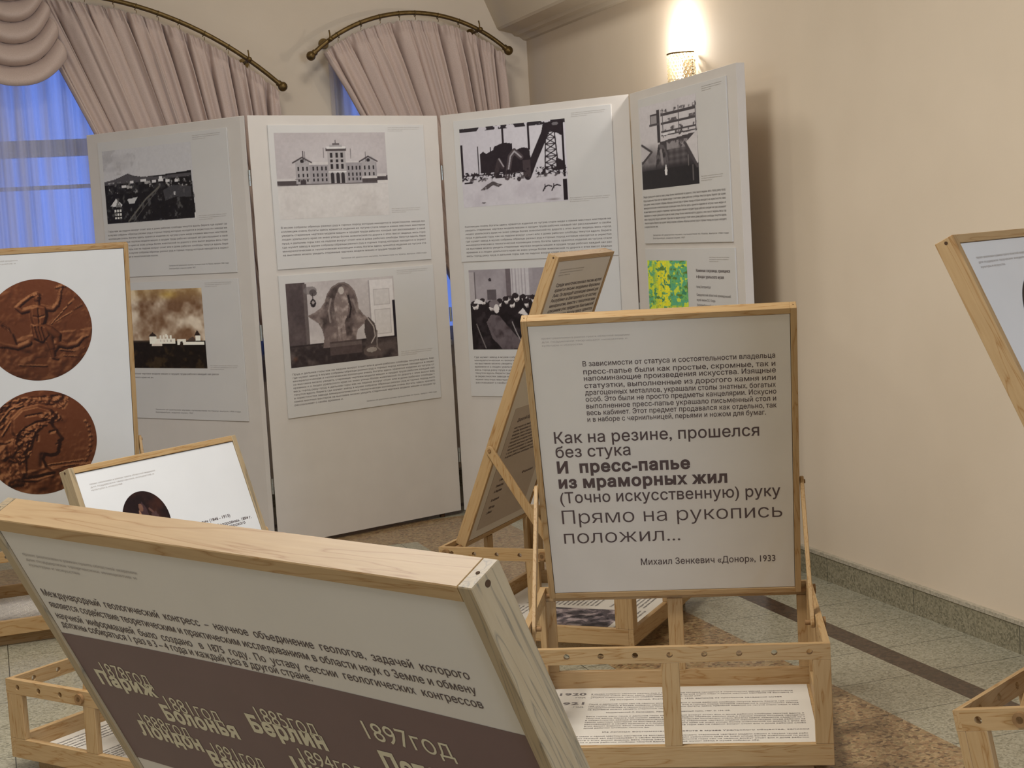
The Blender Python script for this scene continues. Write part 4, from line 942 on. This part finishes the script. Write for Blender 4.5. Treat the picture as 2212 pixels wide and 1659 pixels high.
T.build('printed_text', INK, p2)
T = Text(0.0026); header(T, -.225, .012, 1.041, .0095, .0048); T.build('printed_heading', INKG, p2)
def d2(T, o, flush):
    ph = photo('printed_photo', pic_rubble(), -.37, .02, .14, .46, 0.0, o); ph.rotation_euler = (-PI / 2, 0, 0); ph.location = (0, 0, 0.0014)
    flush(T); block(T, 8, -.36, .02, .62, .018, .0095, 46, 5, .6, .02); flush(T); block(T, 4, -.36, .02, .11, .018, .0095, 46, 15, .6, .02); flush(T); block(T, 16, .06, .34, .55, .018, .0095, 40, 9, .6, .02)
    flush(T); block(T, 8, .06, .34, .22, .018, .0095, 40, 19, .6, .02)
sheet('white printed sheet with a dark square photo in the crate of the side-on letter stand', L2, Y2, .76, .655, d2)

# --- the big board right in front, tipped towards the camera
v1 = Vector((-math.sin(-0.7174), math.cos(-0.7174), 0))
L1 = tuple(Vector((-0.3704, 1.4665, 0)) - v1 * 0.10); Y1 = -0.7174
t1, p1 = make_stand('display_stand', 'nearest pine stand at bottom left, its framed board carrying a brown block of city names', L1, Y1, 0.830, 0.70, 0.364, 0.7648, 0.9140, -0.4642, 0.5685, 0.3391, 0.20, stile=WOODG)
T = Text(0.0026)
T.line('Международный  геологический  конгресс  –  научное  объединение  геологов,  задачей  которого', -.352, .325, .8010, .0105, .004)
T.line('является содействие теоретическим и практическим исследованиям в области наук о Земле и обмену', -.352, .325, .7838, .0105, .004)
T.line('научной  информацией  было  создано   в  1875  году.  По  уставу  сессии  геологических  конгрессов', -.352, .325, .7668, .0105, .004)
T.line('должны собираться 1 раз в 3 – 4 года и каждый раз в другой стране.', -.352, .089, .7535, .0105, .004)
T.build('printed_text', INK, p1)
T = Text(0.0026); header(T, -.344, -.124, .8615, .0078, .0042); T.build('printed_heading', INKG, p1)
mb = MB(); top = [(-.364 + .728 * i / 20, .743 + .006 * math.sin(PI * i / 20)) for i in range(21)]
pts = [(.364, .541), ] + [(.364 - .728 * i / 20, .541) for i in range(1, 21)]
mb.add([(x, .0027, z) for x, z in top] + [(x, .0027, z) for x, z in pts], [tuple(range(42))[::-1]])
mb.build('brown_field', BROWN, p1)
for y, n, a, b, z, c, a2, b2, z2, c2 in (('1878год', 'Париж', -.3185, -.2265, .682, .0225, -.339, -.2265, .668, .0225), ('1881год', 'Болонья', -.217, -.120, .6495, .0225, -.236, -.102, .632, .0245), ('1888год', 'Лондон', -.297, -.205, .606, .0225, -.313, -.194, .591, .0245),
        ('1885год', 'Берлин', -.044, .052, .6685, .0235, -.067, .054, .652, .026), ('1897год', 'Петербург', .133, .252, .685, .026, .136, .318, .643, .029), ('1891год', 'Вашингтон', -.173, -.084, .587, .0225, -.190, -.010, .571, .024), ('1894год', 'Цюрих', -.003, .095, .619, .0225, -.026, .095, .597, .028)):
    Text(0.0023).line(y, a, b, z + .002, c, -.002).line(n, a2, b2, z2, c2 * .96, .045).build('printed_city_name', CREAMINK, p1)

# --- the tall board with two bronze medals, at the left edge
L4_ = (-1.7631, 5.779, 0); Y4 = 0.3847
t4, p4 = make_stand('display_stand', 'pine stand at the left edge whose white board shows two large bronze medals', L4_, Y4, 0.8138, 0.679, 0.364, 0.7486, 1.1650, -0.1777, 0.2863, 0.3391, 0.075, board_mat=PAPERW)
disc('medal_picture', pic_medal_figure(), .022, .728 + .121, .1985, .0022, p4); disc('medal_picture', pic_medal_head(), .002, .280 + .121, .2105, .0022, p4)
T = Text(0.0026); header(T, -.300, -.037, 1.121, .011, .0052); T.build('printed_heading', INKG, p4)
def d4(T, o, flush): block(T, 26, -.35, .35, -.0 + .62, .022, .0095, 110, 3, .6, .012)
sheet('white printed sheet in the crate below the two bronze medals', L4_, Y4, .76, .63, d4)

# --- the low stand at bottom left, leaning back, with a dark medal
cx5, cy5, Y5, B5w, B5h, TH5, yh5, zb5, H5 = -1.480, 4.281, 0.982, 0.647, 0.675, 0.337, 0.529, 0.244, 0.273
u5 = Vector((math.cos(Y5), math.sin(Y5), 0)); v5 = Vector((-math.sin(Y5), math.cos(Y5), 0)); W5, D5 = B5w + 0.06, 0.68
L5 = tuple(Vector((cx5, cy5, 0)) + u5 * (W5 / 2) - v5 * D5)
t5, p5 = make_stand('display_stand', 'low pine stand at left leaning back, its white board with one dark medal', L5, Y5, W5, D5, H5, B5w, B5h, TH5, D5 - yh5, zb5, D5 - 0.046 - 3 * 0.0886, board_mat=PAPERW, stile=WOODG)
disc('medal_picture', pic_dark_medal(), -.112, .486, .0855, .0022, p5, 50, 120)
T = Text(0.0026)
T.line('Васютинский Антон Владимирович (1846 - 1913)', -.16, .198, .4375, .0088, .02).line('«Коронация Императора и Марии Федоровны», 1894 г.', -.12, .280, .4170, .0088, .02).line('Санкт-Петербург. Монетный двор Петергорского', -.13, .249, .4060, .0088, .02)
block(T, 5, -.02, .27, .33, .018, .009, 44, 2, .5); T.build('printed_text', INK, p5)
T = Text(0.0026); header(T, -.268, -.028, .6185, .0085, .0045); T.build('printed_heading', INKG, p5)
def d5(T, o, flush): block(T, 5, -.29, .30, .60, .020, .010, 96, 4, .5, .02); flush(T); block(T, 6, -.29, .30, .42, .016, .009, 100, 14, .6, .02); flush(T); block(T, 8, -.29, .30, .25, .018, .009, 100, 24, .6, .02)
sheet('white printed sheet in the low crate at bottom left', L5, Y5, W5 - .05, D5 - .04, d5)

# --- the stand cut by the right edge, tipped back
KR = 1.0874; CR_ = Vector((0.8889, 3.1799, 0.3880)); YR, TIP = 0.8484, 0.1981
RM = Matrix.Rotation(YR, 3, 'Z') @ Matrix.Rotation(-TIP, 3, 'X')
BRw, BRh, yhR, THR = 0.609, 1.0442, 0.4731, 0.2521; WR, DR, HR = BRw + 0.06 * KR, 0.70, 0.396
LR = tuple(CR_ + RM @ Vector((WR / 2, -DR, -HR)))
tR, pR = make_stand('display_stand', 'pine stand cut off by the right edge, leaning back with a white board', LR, YR, WR, DR, HR, BRw, BRh, THR, DR - yhR, HR - 0.03 * KR, DR - 0.0496 * KR - 0.0886 * KR, tip=TIP, k=KR, board_mat=PAPERW, foot=0.12)
T = Text(0.0026); header(T, -.240, .02, .986, .011, .0055); T.build('printed_heading', INKG, pR)
disc('medal_picture', pic_dark_medal(True), .010, .772, .170, .0022, pR, 40, 100)
# ------------------------------------------------------------------ folding screen with posters
PTS = [Vector(p) for p in ((-2.0809, 7.907, 0), (-1.1612, 7.2468, 0), (-0.2939, 7.949, 0), (0.6236, 7.3055, 0), (0.9447, 6.1265, 0))]
scr = thing('folding_screen', 'cream four-panel folding screen standing zigzag across the hall, hung with posters', 'screen', PTS[2])
ZB, ZT, PT = 0.0201, 2.0502, 0.036
AX = []
for i in range(4):
    a, b = PTS[i], PTS[i + 1]; d = b - a; L = d.length; ang = math.atan2(d.y, d.x); AX.append((a, ang, L))
    # ends mitred where two panels fold towards the viewer, so the slit between them stays open
    fl, fr, bl, br = ((.010, .011, .010, .040), (.011, .010, .040, .010), (.010, .005, .010, .040), (.005, 0, .040, 0))[i]
    ch = .026 if i == 0 else 0.0
    pr_ = [(fl, 0), (L - fr - ch, 0), (L - fr, .004 if ch else 0.0005), (L - br, PT), (bl, PT)]
    mb = MB(); n = len(pr_)
    mb.add([(x, y, ZB) for x, y in pr_] + [(x, y, ZT) for x, y in pr_], [(k, (k + 1) % n, n + (k + 1) % n, n + k) for k in range(n)] + [tuple(range(n - 1, -1, -1)), tuple(range(n, 2 * n))])
    mb.build('panel', PANELM, scr, a - PTS[2], (0, 0, ang), bevel=0.002)
    for x in (0.12, L - 0.12):
        mb = MB(); mb.cyl((x, PT / 2, 0), (x, PT / 2, ZB), 0.014, 14); mb.build('foot', HOLE, scr, a - PTS[2], (0, 0, ang))
for j in (1, 2, 3):
    for z in (1.762, 1.040, 0.310):
        mb = MB(); m = (AX[j - 1][1] + AX[j][1]) / 2
        mb.cyl((0, 0, z - 0.037), (0, 0, z - 0.0125), 0.0062, 10); mb.cyl((0, 0, z - 0.0115), (0, 0, z + 0.0115), 0.0062, 10); mb.cyl((0, 0, z + 0.0125), (0, 0, z + 0.037), 0.0062, 10)
        mb.build('hinge', STEEL, scr, PTS[j] - PTS[2] + Vector((math.sin(m), -math.cos(m), 0)) * (-0.004 if j != 2 else 0.0), (0, 0, m))

def poster(i, x0, x1, z0, z1, label, cv, pr, hdr, cap, tx, attr, seed):
    a, ang, L = AX[i]; R = Matrix.Rotation(ang, 3, 'Z')
    o = a + R @ Vector((x0, -0.0002, z0))
    mb = MB(); mb.box(0, x1 - x0, -0.006, 0, 0, z1 - z0)
    p = mb.build('poster', FOAM, None, o, (0, 0, ang), bevel=0.0006); tag(p, label, 'poster', 'exhibition posters on the folding screen')
    if cv is not None: photo('printed_photo', cv, pr[0] - x0, pr[1] - x0, pr[2] - z0, pr[3] - z0, -0.0064, p)
    T = Text(-0.0065)
    for n, a0, b0, zz, dz, last in tx: block(T, n, a0 - x0, b0 - x0, zz - z0, dz, .0088, int((b0 - a0) * 110), seed, last, .008)
    T.build('printed_text', INKM, p)
    if attr:
        T = Text(-0.0065)
        T.line('Записки об уральских музеях, путешествие по Уралу, выпуск 1900 года', attr[0] - x0, attr[1] - x0, attr[2] - z0, .0066)
        if len(attr) > 3: T.line('Екатеринбург, издание музея, 1927', attr[0] - x0, attr[0] - x0 + (attr[1] - attr[0]) * .45, attr[2] - z0 - .014, .0066)
        T.build('printed_credit', INKM, p)
    T = Text(-0.0065); header(T, hdr[0] - x0, hdr[1] - x0, hdr[2] - z0, .0085, .0036)
    if cap:
        w = cap[1] - cap[0]
        for k_, f in enumerate((1.0, .96, .5)): T.line(['Вид города с восточной стороны, снимок', 'из собрания краеведческого музея', 'Екатеринбург'][k_], cap[0] - x0, cap[0] - x0 + w * f, cap[2] - z0 - .009 * k_, .0042)
    T.build('printed_caption', INKG, p)
    return p
ZA0, ZA1, ZC0, ZC1 = 1.329, 2.005, 0.619, 1.300
poster(0, .095, 1.010, ZA0, ZA1, 'poster with a dark town panorama, upper one on the leftmost screen panel', pic_town(), (.126, .765, 1.597, 1.960), (.779, .967, 1.984), (.784, .972, 1.604), [(8, .124, .967, 1.556, .0187, .42)], (.55, .96, 1.372, 1), 1)
poster(0, .095, 1.012, ZC0, ZC1, 'poster with a sepia sky over white towers, lower one on the leftmost screen panel', pic_monastery(), (.145, .762, .872, 1.262), (.787, .967, 1.283), (.784, .972, .884), [(2, .124, .837, .840, .0187, .35)], (.37, .965, .662, 1), 4)
poster(1, .112, 1.012, ZA0, ZA1, 'poster with a snowy grey building, upper one on the second screen panel', pic_building(), (.142, .773, 1.563, 1.968), (.792, .985, 1.990), (.787, .960, 1.590), [(8, .145, .983, 1.520, .0185, .82)], (.469, .981, 1.361), 2)
poster(1, .112, 1.019, ZC0 + .002, ZC1, 'poster with a cast iron throne, lower one on the second screen panel', pic_throne(), (.146, .768, .859, 1.260), (.792, .981, 1.283), (.788, .981, .876), [(10, .150, .986, .824, .0163, .33)], (.561, .991, .651), 6)
poster(2, .094, 1.022, ZA0 - .024, ZA1 + .008, 'poster with a factory in snow, upper one on the third screen panel', pic_factory(), (.130, .761, 1.578, 1.970), (.798, .987, 1.990), (.768, .993, 1.588), [(9, .130, .990, 1.477, .0185, 1.0)], None, 3)
poster(2, .105, 1.022, ZC0, ZC1 - .002, 'poster with a seated audience, lower one on the third screen panel', pic_audience(), (.135, .765, .858, 1.262), (.798, .987, 1.283), (.768, .99, .87), [(9, .140, .985, .815, .0163, .5)], None, 7)
poster(3, .125, 1.130, ZA0 + .025, ZA1 + .006, 'poster with a dim workshop photo, upper one on the rightmost screen panel', pic_workshop(), (.140, .816, 1.600, 1.973), (.881, 1.087, 1.992), (.838, 1.065, 1.627), [(9, .140, 1.082, 1.562, .0170, .18)], (.24, 1.095, 1.388, 1), 5)
a, ang, L = AX[3]; R = Matrix.Rotation(ang, 3, 'Z')
mb = MB(); mb.box(0, 1.020, -0.006, 0, 0, .70); p = mb.build('poster', FOAM, None, a + R @ Vector((.128, -0.0002, .630)), (0, 0, ang), bevel=0.0006)
tag(p, 'poster with a green and yellow picture, lower one on the rightmost screen panel', 'poster', 'exhibition posters on the folding screen')
photo('printed_picture', pic_meadow(), .022, .505, .40, .647, -0.0064, p)
T = Text(-0.0065); T.line('Каменные сокровища, хранящиеся', .607, .965, .600, .0125, .02).line('в фондах уральского музея', .607, .90, .574, .0125, .02); T.build('printed_heading', INK, p)
T = Text(-0.0065)
for i, (l, e) in enumerate((('город Екатеринбург', .76), ('Свердловский областной краеведческий', .96), ('музей имени О.Е. Клера', .80), ('Екатеринбургский музей изобразительных', .96), ('искусств', .72))): T.line(l, .600, e, .532 - .022 * i - (.012 if i else 0), .0105, .006)
T.build('printed_text', INKM, p)
T = Text(-0.0065); header(T, .755, .96, .66, .0085, .0036); T.build('printed_caption', INKG, p)
bpy.data.objects.remove(_ob)
bpy.data.curves.remove(_cu)
